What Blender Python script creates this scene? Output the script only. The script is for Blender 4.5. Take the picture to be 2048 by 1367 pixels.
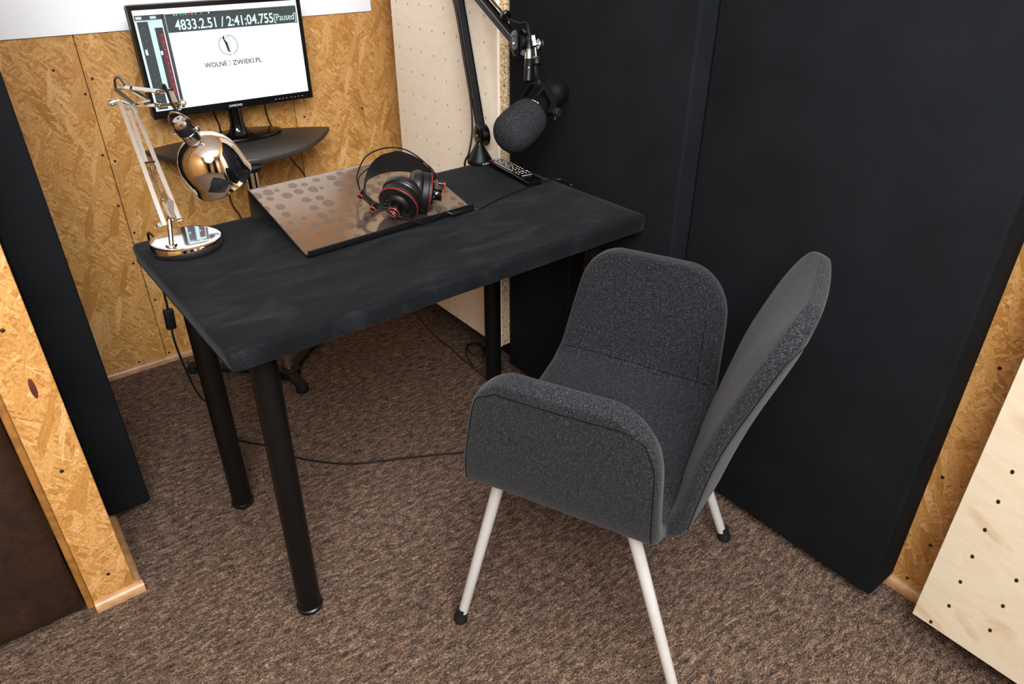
import bpy, bmesh, math, random
from mathutils import Vector, Matrix, noise

random.seed(7)
for o in list(bpy.data.objects):
    bpy.data.objects.remove(o, do_unlink=True)
SC = bpy.context.scene
COL = SC.collection
PI = math.pi
V = Vector

# ------------------------------------------------------------------ camera
CAM_LOC = V((-0.2309, -1.0517, 1.3512))
YAW, PITCH, FPX = 0.65554, 0.54040, 1425.87
fwv = V((math.sin(YAW)*math.cos(PITCH), math.cos(YAW)*math.cos(PITCH), -math.sin(PITCH)))
rtv = V((math.cos(YAW), -math.sin(YAW), 0))
upv = rtv.cross(fwv)
cd = bpy.data.cameras.new('camera')
cam = bpy.data.objects.new('camera', cd)
COL.objects.link(cam)
M = Matrix((rtv, upv, -fwv)).transposed().to_4x4()
M.translation = CAM_LOC
cam.matrix_world = M
cd.sensor_fit = 'HORIZONTAL'
cd.sensor_width = 36.0
cd.lens = FPX/2048*36.0
cd.clip_start = 0.02
SC.camera = cam

# ------------------------------------------------------------------ world, lights, exposure
w = bpy.data.worlds.new('world')
SC.world = w
w.use_nodes = True
w.node_tree.nodes['Background'].inputs[0].default_value = (0.9, 0.95, 1.0, 1)
w.node_tree.nodes['Background'].inputs[1].default_value = 0.05

def area(name, loc, target, size, power, color, shape='DISK', size_y=None):
    d = bpy.data.lights.new(name, 'AREA')
    d.shape = shape
    d.size = size
    if size_y: d.size_y = size_y
    d.energy = power
    d.color = color
    o = bpy.data.objects.new(name, d)
    COL.objects.link(o)
    o.location = loc
    o.rotation_euler = (V(target)-V(loc)).to_track_quat('-Z', 'Y').to_euler()
    return o
area('ceiling_bounce_light', (0.35, -0.80, 2.46), (0.40, -0.1, 0.0), 1.2, 52, (0.94, 0.97, 1.0))
area('room_fill_light', (-0.55, -1.70, 2.30), (0.3, 0.4, 0.5), 1.4, 140, (0.93, 0.97, 1.0))  # added soft fill standing in for bounced flash, brightens plywood and under-desk area
SC.view_settings.view_transform = 'Standard'
SC.view_settings.look = 'None'
SC.view_settings.gamma = 1.0
SC.view_settings.use_curve_mapping = False
SC.view_settings.exposure = 0.14

# ------------------------------------------------------------------ mesh helpers
WM = {}          # object name -> world matrix (parts inherit their thing's matrix)

def finish(bm, smooth=35):
    me = bpy.data.meshes.new('m')
    bmesh.ops.recalc_face_normals(bm, faces=bm.faces)
    bm.to_mesh(me)
    bm.free()
    if smooth:
        for p in me.polygons: p.use_smooth = True
        me.set_sharp_from_angle(angle=math.radians(smooth))
    return me

def link(name, data, parent=None, mat=None):
    o = bpy.data.objects.new(name, data)
    COL.objects.link(o)
    if data is not None:
        data.name = name
        if mat is not None and len(data.materials) == 0:
            data.materials.append(mat)
    if parent is not None:
        o.parent = parent
        WM[o.name] = WM[parent.name]
    else:
        WM[o.name] = Matrix.Identity(4)
    return o

def part(name, bm, mat, parent=None, smooth=35, label=None):
    """bm is in world coordinates"""
    me = finish(bm, smooth) if not isinstance(bm, bpy.types.Mesh) else bm
    if parent is not None:
        me.transform(WM[parent.name].inverted())
    o = link(name, me, parent, mat)
    if label: o['label'] = label
    return o

def tag(o, label=None, cat=None, group=None, kind=None):
    if label: o['label'] = label
    if cat: o['category'] = cat
    if group: o['group'] = group
    if kind: o['kind'] = kind
    return o

def thing(name, loc, label, cat, rz=0, group=None):
    o = bpy.data.objects.new(name, None)
    COL.objects.link(o)
    o.empty_display_size = 0.05
    o.location = loc
    o.rotation_euler = (0, 0, rz)
    WM[o.name] = Matrix.Translation(V(loc)) @ Matrix.Rotation(rz, 4, 'Z')
    return tag(o, label, cat, group)

def single(name, bm, mat, loc, label=None, cat=None, smooth=35, kind=None, rz=0):
    """one-mesh thing: origin at loc, geometry given in world coordinates"""
    me = finish(bm, smooth)
    mw = Matrix.Translation(V(loc)) @ Matrix.Rotation(rz, 4, 'Z')
    me.transform(mw.inverted())
    o = link(name, me, None, mat)
    o.location = loc
    o.rotation_euler = (0, 0, rz)
    WM[o.name] = mw
    return tag(o, label, cat, None, kind)

def frame(o, z, xh=None):
    z = V(z).normalized()
    xh = V(xh) if xh is not None else (V((0, 0, 1)) if abs(z.z) < 0.9 else V((1, 0, 0)))
    x = (xh - z*xh.dot(z)).normalized()
    y = z.cross(x)
    m = Matrix((x, y, z)).transposed().to_4x4()
    m.translation = V(o)
    return m

def box(x0, x1, y0, y1, z0, z1, bev=0.0, seg=2, mat=None, bm=None):
    b = bmesh.new()
    bmesh.ops.create_cube(b, size=1.0)
    for v in b.verts:
        v.co = V((x0+(v.co.x+.5)*(x1-x0), y0+(v.co.y+.5)*(y1-y0), z0+(v.co.z+.5)*(z1-z0)))
    if bev:
        bmesh.ops.bevel(b, geom=list(b.edges), offset=bev, segments=seg, profile=0.5, affect='EDGES')
    if mat is not None: b.transform(mat)
    if bm is None: return b
    return join(bm, b)

def join(a, b):
    me = bpy.data.meshes.new('t')
    b.to_mesh(me)
    b.free()
    a.from_mesh(me)
    bpy.data.meshes.remove(me)
    return a

def lathe(prof, mat=None, seg=32, bm=None, sx=1, sy=1):
    b = bmesh.new()
    rings = []
    for (r, z) in prof:
        if r < 1e-6:
            rings.append([b.verts.new((0, 0, z))])
        else:
            rings.append([b.verts.new((r*sx*math.cos(2*PI*i/seg), r*sy*math.sin(2*PI*i/seg), z)) for i in range(seg)])
    for a, c in zip(rings[:-1], rings[1:]):
        for i in range(seg):
            j = (i+1) % seg
            if len(a) == 1 and len(c) == 1: continue
            if len(a) == 1: b.faces.new((a[0], c[i], c[j]))
            elif len(c) == 1: b.faces.new((a[i], a[j], c[0]))
            else: b.faces.new((a[i], a[j], c[j], c[i]))
    if mat is not None: b.transform(mat)
    if bm is None: return b
    return join(bm, b)

def cyl(p0, p1, r0, r1=None, seg=20, bm=None, bev=0.0):
    p0, p1 = V(p0), V(p1)
    r1 = r0 if r1 is None else r1
    L = (p1-p0).length
    if bev:
        prof = [(0, 0), (r0-bev, 0), (r0-bev*.3, bev*.3), (r0, bev), (r1, L-bev), (r1-bev*.3, L-bev*.3), (r1-bev, L), (0, L)]
    else:
        prof = [(0, 0), (r0, 0), (r1, L), (0, L)]
    return lathe(prof, frame(p0, p1-p0), seg, bm)

def crom(pts, n=6):
    pts = [V(p) for p in pts]
    if len(pts) < 3: return pts
    P = [pts[0]*2-pts[1]] + pts + [pts[-1]*2-pts[-2]]
    out = []
    for i in range(1, len(P)-2):
        a, b_, c, d = P[i-1], P[i], P[i+1], P[i+2]
        for k in range(n):
            t = k/n
            out.append(0.5*((2*b_)+(c-a)*t+(2*a-5*b_+4*c-d)*t*t+(3*b_-a-3*c+d)*t**3))
    out.append(pts[-1])
    return out

def tube(pts, r, seg=8, bm=None, flat=1.0, up=None, closed=False):
    pts = [V(p) for p in pts]
    n = len(pts)
    b = bmesh.new()
    rings = []
    prev = None
    for i in range(n):
        if closed: t = (pts[(i+1) % n]-pts[i-1]).normalized()
        else: t = (pts[min(i+1, n-1)]-pts[max(i-1, 0)]).normalized()
        if up is not None: x = V(up)
        elif prev is None: x = V((0, 0, 1)) if abs(t.z) < 0.9 else V((1, 0, 0))
        else: x = prev
        x = (x-t*x.dot(t))
        x = x.normalized() if x.length > 1e-6 else t.orthogonal().normalized()
        y = t.cross(x)
        prev = x
        rr = r[i] if isinstance(r, (list, tuple)) else r
        rings.append([b.verts.new(pts[i]+x*(rr*flat*math.cos(2*PI*k/seg))+y*(rr*math.sin(2*PI*k/seg))) for k in range(seg)])
    m = n if closed else n-1
    for i in range(m):
        a, c = rings[i], rings[(i+1) % n]
        for k in range(seg):
            j = (k+1) % seg
            b.faces.new((a[k], a[j], c[j], c[k]))
    if not closed:
        b.faces.new(list(reversed(rings[0])))
        b.faces.new(rings[-1])
    if bm is None: return b
    return join(bm, b)

def bar(p0, p1, wx, wy, up=(0, 0, 1), bev=0.0, bm=None):
    p0, p1 = V(p0), V(p1)
    L = (p1-p0).length
    return box(-wx/2, wx/2, -wy/2, wy/2, 0, L, bev, 1, frame(p0, p1-p0, up), bm)

def prism(poly, h, mat=None, bm=None, bev=0):
    b = bmesh.new()
    vs = [b.verts.new((x, y, 0)) for x, y in poly]
    f = b.faces.new(vs)
    r = bmesh.ops.extrude_face_region(b, geom=[f])
    for v in r['geom']:
        if isinstance(v, bmesh.types.BMVert): v.co.z += h
    if bev:
        ed = [e for e in b.edges if abs(e.verts[0].co.z-e.verts[1].co.z) < 1e-7]
        bmesh.ops.bevel(b, geom=ed, offset=bev, segments=2, profile=0.5, affect='EDGES')
    if mat is not None: b.transform(mat)
    if bm is None: return b
    return join(bm, b)

def text_mesh(s, size, mat, extrude=0.0002, align='LEFT', width=None, bold=0.0):
    cu = bpy.data.curves.new('t', 'FONT')
    cu.body = s
    cu.size = size
    cu.align_x = align
    cu.extrude = extrude
    cu.offset = bold
    cu.resolution_u = 4
    ob = bpy.data.objects.new('t', cu)
    COL.objects.link(ob)
    dg = bpy.context.evaluated_depsgraph_get()
    me = bpy.data.meshes.new_from_object(ob.evaluated_get(dg))
    bpy.data.objects.remove(ob, do_unlink=True)
    bpy.data.curves.remove(cu)
    if width:
        xs = [v.co.x for v in me.vertices]
        k = width/(max(xs)-min(xs))
        me.transform(Matrix.Diagonal((k, 1, 1, 1)))
    me.materials.clear()
    me.transform(mat)
    return me

# ------------------------------------------------------------------ materials
def srgb(r, g, b):
    f = lambda c: (c/255/12.92) if c/255 <= 0.04045 else ((c/255+0.055)/1.055)**2.4
    return (f(r), f(g), f(b), 1)

class NT:
    def __init__(s, name):
        s.m = bpy.data.materials.new(name)
        s.m.use_nodes = True
        s.t = s.m.node_tree
        s.b = s.t.nodes['Principled BSDF']
    def n(s, t, **k):
        x = s.t.nodes.new(t)
        for a, v in k.items(): setattr(x, a, v)
        return x
    def l(s, a, b): s.t.links.new(a, b)
    def coord(s, scale=(1, 1, 1), rot=(0, 0, 0), loc=(0, 0, 0), src=None):
        if src is None:
            tc = s.n('ShaderNodeTexCoord')
            src = tc.outputs['Object']
        mp = s.n('ShaderNodeMapping')
        mp.inputs['Scale'].default_value = scale
        mp.inputs['Rotation'].default_value = rot
        mp.inputs['Location'].default_value = loc
        s.l(src, mp.inputs['Vector'])
        return mp.outputs[0]
    def noise(s, vec, scale=1, detail=3, rough=0.5, dist=0):
        x = s.n('ShaderNodeTexNoise')
        x.inputs['Scale'].default_value = scale
        x.inputs['Detail'].default_value = detail
        x.inputs['Roughness'].default_value = rough
        x.inputs['Distortion'].default_value = dist
        s.l(vec, x.inputs['Vector'])
        return x.outputs['Fac']
    def ramp(s, fac, stops, interp='LINEAR'):
        x = s.n('ShaderNodeValToRGB')
        x.color_ramp.interpolation = interp
        e = x.color_ramp.elements
        while len(e) < len(stops): e.new(0.5)
        for i, (p, c) in enumerate(stops):
            e[i].position = p
            e[i].color = c if len(c) == 4 else (*c, 1)
        s.l(fac, x.inputs['Fac'])
        return x.outputs['Color']
    def math(s, op, a, b=None, clamp=False):
        x = s.n('ShaderNodeMath', operation=op, use_clamp=clamp)
        for i, q in enumerate((a, b)):
            if q is None: continue
            if isinstance(q, (int, float)): x.inputs[i].default_value = q
            else: s.l(q, x.inputs[i])
        return x.outputs[0]
    def mix(s, fac, a, b, blend='MIX'):
        x = s.n('ShaderNodeMix', data_type='RGBA', blend_type=blend)
        for i, q in ((0, fac), (6, a), (7, b)):
            if isinstance(q, (int, float)): x.inputs[i].default_value = q
            elif isinstance(q, tuple): x.inputs[i].default_value = q
            else: s.l(q, x.inputs[i])
        return x.outputs[2]
    def bump(s, h, strength=0.3, dist=0.002):
        x = s.n('ShaderNodeBump')
        x.inputs['Strength'].default_value = strength
        x.inputs['Distance'].default_value = dist
        s.l(h, x.inputs['Height'])
        s.l(x.outputs[0], s.b.inputs['Normal'])
    def set(s, **k):
        names = dict(color='Base Color', rough='Roughness', metal='Metallic', spec='Specular IOR Level', coat='Coat Weight', sheen='Sheen Weight', sheenr='Sheen Roughness', sheent='Sheen Tint', emit='Emission Color', es='Emission Strength')
        for a, v in k.items():
            i = s.b.inputs[names[a]]
            if isinstance(v, (int, float, tuple)): i.default_value = v
            else: s.l(v, i)
        return s

def plain(name, col, rough=0.5, metal=0.0, spec=0.5, nscale=60.0, var=0.12, **k):
    """procedural base: a small noise variation of one colour and a faint roughness variation"""
    t = NT(name)
    f = t.noise(t.coord(), nscale, 2)
    a = tuple(c*(1-var) for c in col[:3])+(1,)
    b = tuple(min(1, c*(1+var)) for c in col[:3])+(1,)
    t.set(color=t.ramp(f, [(0.35, a), (0.65, b)]), rough=rough, metal=metal, spec=spec, **k)
    return t.m

def emis(name, col, st):
    t = NT(name)
    t.set(color=(0.02, 0.02, 0.02, 1), emit=col, es=st, rough=0.3)
    return t.m

def osb(name, plane='xz', off=(0, 0, 0), light=1.0):
    t = NT(name)
    tc = t.n('ShaderNodeTexCoord')
    sp = t.n('ShaderNodeSeparateXYZ')
    t.l(tc.outputs['Object'], sp.inputs[0])
    cb = t.n('ShaderNodeCombineXYZ')
    t.l(sp.outputs['X' if plane[0] == 'x' else 'Y'], cb.inputs[0])
    t.l(sp.outputs['Z'], cb.inputs[1])
    base = t.coord(src=cb.outputs[0], loc=off)
    warp = t.n('ShaderNodeTexNoise')
    warp.inputs['Scale'].default_value = 9
    t.l(base, warp.inputs['Vector'])
    ws = t.n('ShaderNodeVectorMath', operation='SCALE')
    t.l(warp.outputs['Color'], ws.inputs[0])
    ws.inputs['Scale'].default_value = 0.03
    wa = t.n('ShaderNodeVectorMath', operation='ADD')
    t.l(base, wa.inputs[0])
    t.l(ws.outputs[0], wa.inputs[1])
    wv = wa.outputs[0]
    L = light
    dark, mid, hi, pale = srgb(126, 84, 40), srgb(180, 130, 70), srgb(204, 158, 98), srgb(230, 200, 154)
    cur = None
    hgt = None
    for i, (ang, sx, sy, th) in enumerate([(1.2, 30, 140, 0), (2.3, 34, 170, .45), (0.5, 12, 72, .64), (1.0, 30, 160, .60), (1.70, 9, 58, .60), (2.1, 14, 84, .62), (2.7, 36, 190, .58), (1.35, 8, 46, .70), (0.8, 40, 210, .62), (1.95, 11, 60, .74)]):
        v = t.coord(src=wv, rot=(0, 0, ang), loc=(i*3.1, i*1.7, 0))
        v2 = t.coord(src=v, scale=(sx, sy, 1))
        vo = t.n('ShaderNodeTexVoronoi', voronoi_dimensions='2D')
        vo.inputs['Scale'].default_value = 1
        t.l(v2, vo.inputs['Vector'])
        sc = t.n('ShaderNodeSeparateColor')
        t.l(vo.outputs['Color'], sc.inputs[0])
        grain = t.noise(t.coord(src=v, scale=(22, 380, 1)), 1, 4, .7)
        tone = t.math('ADD', t.math('MULTIPLY', sc.outputs[1], .48), t.math('MULTIPLY', grain, .66))
        col = t.ramp(tone, [(.18, dark), (.44, mid), (.74, hi), (1.0, pale)])
        if cur is None: cur, hgt = col, grain
        else:
            m = t.math('GREATER_THAN', sc.outputs[0], th)
            cur = t.mix(m, cur, col)
            hm = t.n('ShaderNodeMix')
            t.l(m, hm.inputs[0]); t.l(hgt, hm.inputs[2]); t.l(tone, hm.inputs[3])
            hgt = hm.outputs[0]
    # fine chips and dark specks
    fine = t.noise(t.coord(src=wv, scale=(1, 1, 1), rot=(0, 0, .8)), 190, 3, .65)
    cur = t.mix(t.math('MULTIPLY', t.math('SUBTRACT', fine, .48, True), 2.6, True), cur, srgb(126, 78, 30))
    big = t.noise(base, 5, 2)
    cur = t.mix(t.math('MULTIPLY', big, .30), cur, srgb(190, 130, 56))
    t.set(color=cur, rough=.42, spec=.35)
    t.bump(hgt, .25, .002)
    return t.m

def plywood(name, plane='yz', knots=0.0, tint=(244, 230, 210)):
    t = NT(name)
    v = t.coord()
    st = (3, 3, 9) if knots < .5 else (2.5, 2.5, 7)
    n1 = t.noise(t.coord(scale=st), 1, 5, .55, 1.2)
    rings = t.n('ShaderNodeMath', operation='SINE')
    t.l(t.math('MULTIPLY', n1, 46), rings.inputs[0])
    r01 = t.math('ADD', t.math('MULTIPLY', rings.outputs[0], .5), .5)
    a = srgb(*tint)
    b = srgb(tint[0]-4, tint[1]-6, tint[2]-9)
    c = t.mix(r01, a, b)
    fib = t.noise(t.coord(scale=(300, 14, 300) if plane == 'yz' else (14, 300, 300)), 1, 2)
    c = t.mix(t.math('MULTIPLY', fib, .3), c, srgb(tint[0]-22, tint[1]-26, tint[2]-34))
    if knots:
        k = t.noise(t.coord(scale=(7, 7, 16), loc=(3, 1, 8)), 1, 3, .5, .6)
        c = t.mix(t.math('MULTIPLY', t.math('SUBTRACT', k, .62, True), 4.5*knots, True), c, srgb(176, 134, 94))
    t.set(color=c, rough=.5, spec=.35)
    return t.m

def carpet():
    t = NT('carpet_loop_pile')
    co = t.coord()
    big = t.noise(t.coord(scale=(36, 100, 1)), 1, 3, .6, .6)
    med = t.noise(t.coord(scale=(150, 330, 1), loc=(2, 5, 0)), 1, 3, .7)
    fin = t.noise(t.coord(scale=(480, 640, 1)), 1, 2, .6)
    f = t.math('ADD', t.math('ADD', t.math('MULTIPLY', big, .26), t.math('MULTIPLY', med, .40)), t.math('MULTIPLY', fin, .34))
    hue = t.noise(t.coord(scale=(60, 120, 1), loc=(7, 1, 0)), 1, 2)
    c1 = t.ramp(f, [(.41, srgb(24, 20, 19)), (.48, srgb(74, 59, 50)), (.55, srgb(120, 95, 78)), (.62, srgb(190, 158, 130))])
    c2 = t.ramp(f, [(.41, srgb(23, 20, 20)), (.50, srgb(74, 61, 54)), (.60, srgb(140, 119, 104))])
    t.set(color=t.mix(t.math('MULTIPLY', t.math('SUBTRACT', hue, .35, True), 2.2, True), c1, c2), rough=.95, spec=.1)
    t.bump(f, .9, .004)
    return t.m

def felt():
    t = NT('charcoal_wool_felt')
    a = t.noise(t.coord(), 330, 3, .7)
    fib = t.noise(t.coord(scale=(260, 900, 500), rot=(.4, .7, .3)), 1, 2, .6)
    fib2 = t.noise(t.coord(scale=(800, 240, 600), rot=(.9, .2, .6)), 1, 2, .6)
    f = t.math('ADD', t.math('MULTIPLY', a, .5), t.math('MULTIPLY', t.math('MAXIMUM', fib, fib2), .5))
    big = t.noise(t.coord(), 14, 2)
    c = t.ramp(f, [(.42, srgb(9, 9, 11)), (.53, srgb(28, 29, 32)), (.62, srgb(60, 62, 65)), (.76, srgb(112, 113, 116))])
    c = t.mix(t.math('MULTIPLY', big, .3), c, srgb(26, 27, 31))
    t.set(color=c, rough=.92, spec=.12, sheen=.08, sheenr=.5)
    t.bump(f, .5, .0015)
    return t.m

def suede():
    t = NT('black_suede')
    a = t.noise(t.coord(scale=(1, 2.2, 1), rot=(0, 0, .3)), 7, 5, .62, .8)
    g = t.noise(t.coord(), 420, 2)
    f = t.math('ADD', t.math('MULTIPLY', a, .75), t.math('MULTIPLY', g, .25))
    t.set(color=t.ramp(f, [(.34, srgb(8, 9, 11)), (.52, srgb(15, 16, 19)), (.68, srgb(33, 35, 39))]), rough=.9, spec=.10, sheen=.06, sheenr=.4)
    t.bump(g, .3, .0008)
    return t.m

def cloth(name, lo, hi, sc=900):
    t = NT(name)
    wv = t.n('ShaderNodeTexWave', wave_type='BANDS', bands_direction='Z')
    wv.inputs['Scale'].default_value = sc/3.0
    t.l(t.coord(), wv.inputs['Vector'])
    a = t.noise(t.coord(), 6, 4, .6)
    g = t.noise(t.coord(), 500, 2)
    f = t.math('ADD', t.math('MULTIPLY', a, .6), t.math('MULTIPLY', g, .4))
    t.set(color=t.ramp(f, [(.35, lo), (.65, hi)]), rough=.88, spec=.10)
    t.bump(wv.outputs['Fac'], .12, .0006)
    return t.m

def leather():
    t = NT('brown_leather')
    a = t.noise(t.coord(scale=(1, 1, .6)), 12, 6, .65, 1.5)
    vo = t.n('ShaderNodeTexVoronoi', feature='DISTANCE_TO_EDGE')
    vo.inputs['Scale'].default_value = 160
    t.l(t.coord(), vo.inputs['Vector'])
    t.set(color=t.ramp(a, [(.3, srgb(26, 15, 10)), (.6, srgb(46, 28, 18)), (.75, srgb(66, 42, 28))]), rough=.5, spec=.4)
    t.bump(t.math('ADD', t.math('MULTIPLY', a, 1.5), vo.outputs['Distance']), .4, .003)
    return t.m

def chip():
    t = NT('chipboard_edge')
    vo = t.n('ShaderNodeTexVoronoi')
    vo.inputs['Scale'].default_value = 330
    t.l(t.coord(scale=(1, 1, .7)), vo.inputs['Vector'])
    sc = t.n('ShaderNodeSeparateColor')
    t.l(vo.outputs['Color'], sc.inputs[0])
    n2 = t.noise(t.coord(), 120, 3, .7)
    f = t.math('ADD', t.math('MULTIPLY', sc.outputs[0], .5), t.math('MULTIPLY', n2, .5))
    t.set(color=t.ramp(f, [(.20, srgb(84, 60, 38)), (.34, srgb(168, 136, 100)), (.55, srgb(204, 174, 138)), (.8, srgb(226, 204, 172))]), rough=.85, spec=.2)
    t.bump(f, .5, .002)
    return t.m

def bubble():
    """satin brown plastic printed with overlapping round spots"""
    t = NT('brown_bubble_print')
    cur = None
    for i, (sc, lo, hi, off, th) in enumerate([(31, .17, .43, (0, 0, 0), .08)]):
        vo = t.n('ShaderNodeTexVoronoi', voronoi_dimensions='2D')
        vo.inputs['Scale'].default_value = sc
        vo.inputs['Randomness'].default_value = .5
        t.l(t.coord(loc=off), vo.inputs['Vector'])
        s2 = t.n('ShaderNodeSeparateColor')
        t.l(vo.outputs['Color'], s2.inputs[0])
        rad = t.math('ADD', lo, t.math('MULTIPLY', s2.outputs[0], hi-lo))
        m = t.math('MULTIPLY', t.math('LESS_THAN', vo.outputs['Distance'], rad), t.math('GREATER_THAN', s2.outputs[1], th))
        cur = m if cur is None else t.math('MAXIMUM', cur, m)
    g = t.noise(t.coord(), 1500, 1)
    base = t.mix(cur, (.36, .29, .235, 1), (.26, .21, .175, 1))
    t.set(color=base, metal=.9, spec=.5)
    rr = t.math('ADD', .15, t.math('MULTIPLY', cur, .16))
    t.l(rr, t.b.inputs['Roughness'])
    t.bump(g, .03, .0002)
    return t.m

MT = {}
MT['osb_back'] = osb('osb_board_back', 'xz')
MT['osb_right'] = osb('osb_board_right', 'yz', (4, 2, 0))
MT['osb_post'] = osb('osb_board_post', 'xz', (9, 5, 0))
MT['osb_room'] = osb('osb_board_room', 'yz', (2, 7, 0))
MT['ply'] = plywood('birch_plywood', 'yz')
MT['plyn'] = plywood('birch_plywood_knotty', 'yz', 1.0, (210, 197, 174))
MT['chip'] = chip()
MT['carpet'] = carpet()
MT['felt'] = felt()
MT['suede'] = suede()
MT['panel'] = cloth('black_acoustic_fabric', srgb(15, 17, 19), srgb(23, 25, 28))
MT['leather'] = leather()
MT['white'] = plain('white_board_lacquer', srgb(238, 240, 244), .35, nscale=4, var=.02)
MT['ceil'] = plain('white_ceiling_paint', srgb(236, 236, 234), .8, nscale=30, var=.02)
MT['oak'] = plain('oak_trim', srgb(168, 128, 88), .35, nscale=40, var=.18)
MT['jamb'] = plain('stained_wood_edge', srgb(140, 94, 42), .5, nscale=50, var=.2)
MT['blackmetal'] = plain('black_powder_coat', srgb(9, 9, 9), .42, spec=.3)
MT['yokemetal'] = plain('satin_black_steel', srgb(38, 38, 40), .3, .6)
MT['blackring'] = plain('black_plastic_ring', srgb(16, 16, 17), .25)
MT['greyleg'] = plain('light_grey_lacquer', srgb(184, 182, 178), .38, nscale=20, var=.03)
MT['rubber'] = plain('black_rubber', srgb(18, 18, 18), .7, spec=.3)
MT['seam'] = plain('dark_stitch_thread', srgb(14, 14, 16), .9, spec=.1)
MT['chrome'] = plain('nickel_chrome', (.84, .84, .83, 1), .05, 1.0, nscale=8, var=.02)
MT['satin'] = plain('satin_nickel', (.80, .79, .77, 1), .28, 1.0, nscale=8, var=.03)
MT['gloss'] = plain('piano_black_plastic', srgb(9, 9, 10), .12, spec=.5, nscale=5)
MT['bezel'] = plain('black_bezel_plastic', srgb(12, 12, 13), .22, spec=.5)
MT['matte'] = plain('matte_black_plastic', srgb(11, 11, 12), .5, spec=.35)
MT['softblack'] = plain('soft_black_vinyl', srgb(5, 5, 6), .6, spec=.2)
MT['pad'] = plain('ear_pad_leatherette', srgb(24, 22, 21), .36, spec=.5, nscale=220, var=.3)
MT['red'] = plain('red_plastic', srgb(150, 34, 32), .5)
MT['davetop'] = plain('dark_brown_lacquer', srgb(52, 46, 42), .42, spec=.4, nscale=14, var=.05)
MT['bubble'] = bubble()
def foam():
    t = NT('grey_foam')
    a = t.noise(t.coord(), 520, 3, .7)
    t.set(color=t.ramp(a, [(.35, srgb(20, 21, 23)), (.55, srgb(44, 45, 48)), (.72, srgb(84, 85, 88))]), rough=.97, spec=.05)
    t.bump(a, .8, .002)
    return t.m
MT['foam'] = foam()
MT['cable'] = plain('black_cable_pvc', srgb(14, 14, 15), .4)
MT['ink'] = plain('white_print', srgb(225, 225, 225), .5, var=.02)
MT['hole'] = plain('dark_screw_head', srgb(34, 26, 20), .5)
MT['dent'] = plain('peg_hole_shadow_wood', srgb(150, 112, 80), .8)
MT['knot'] = plain('resin_knot', srgb(84, 34, 20), .6)
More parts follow.
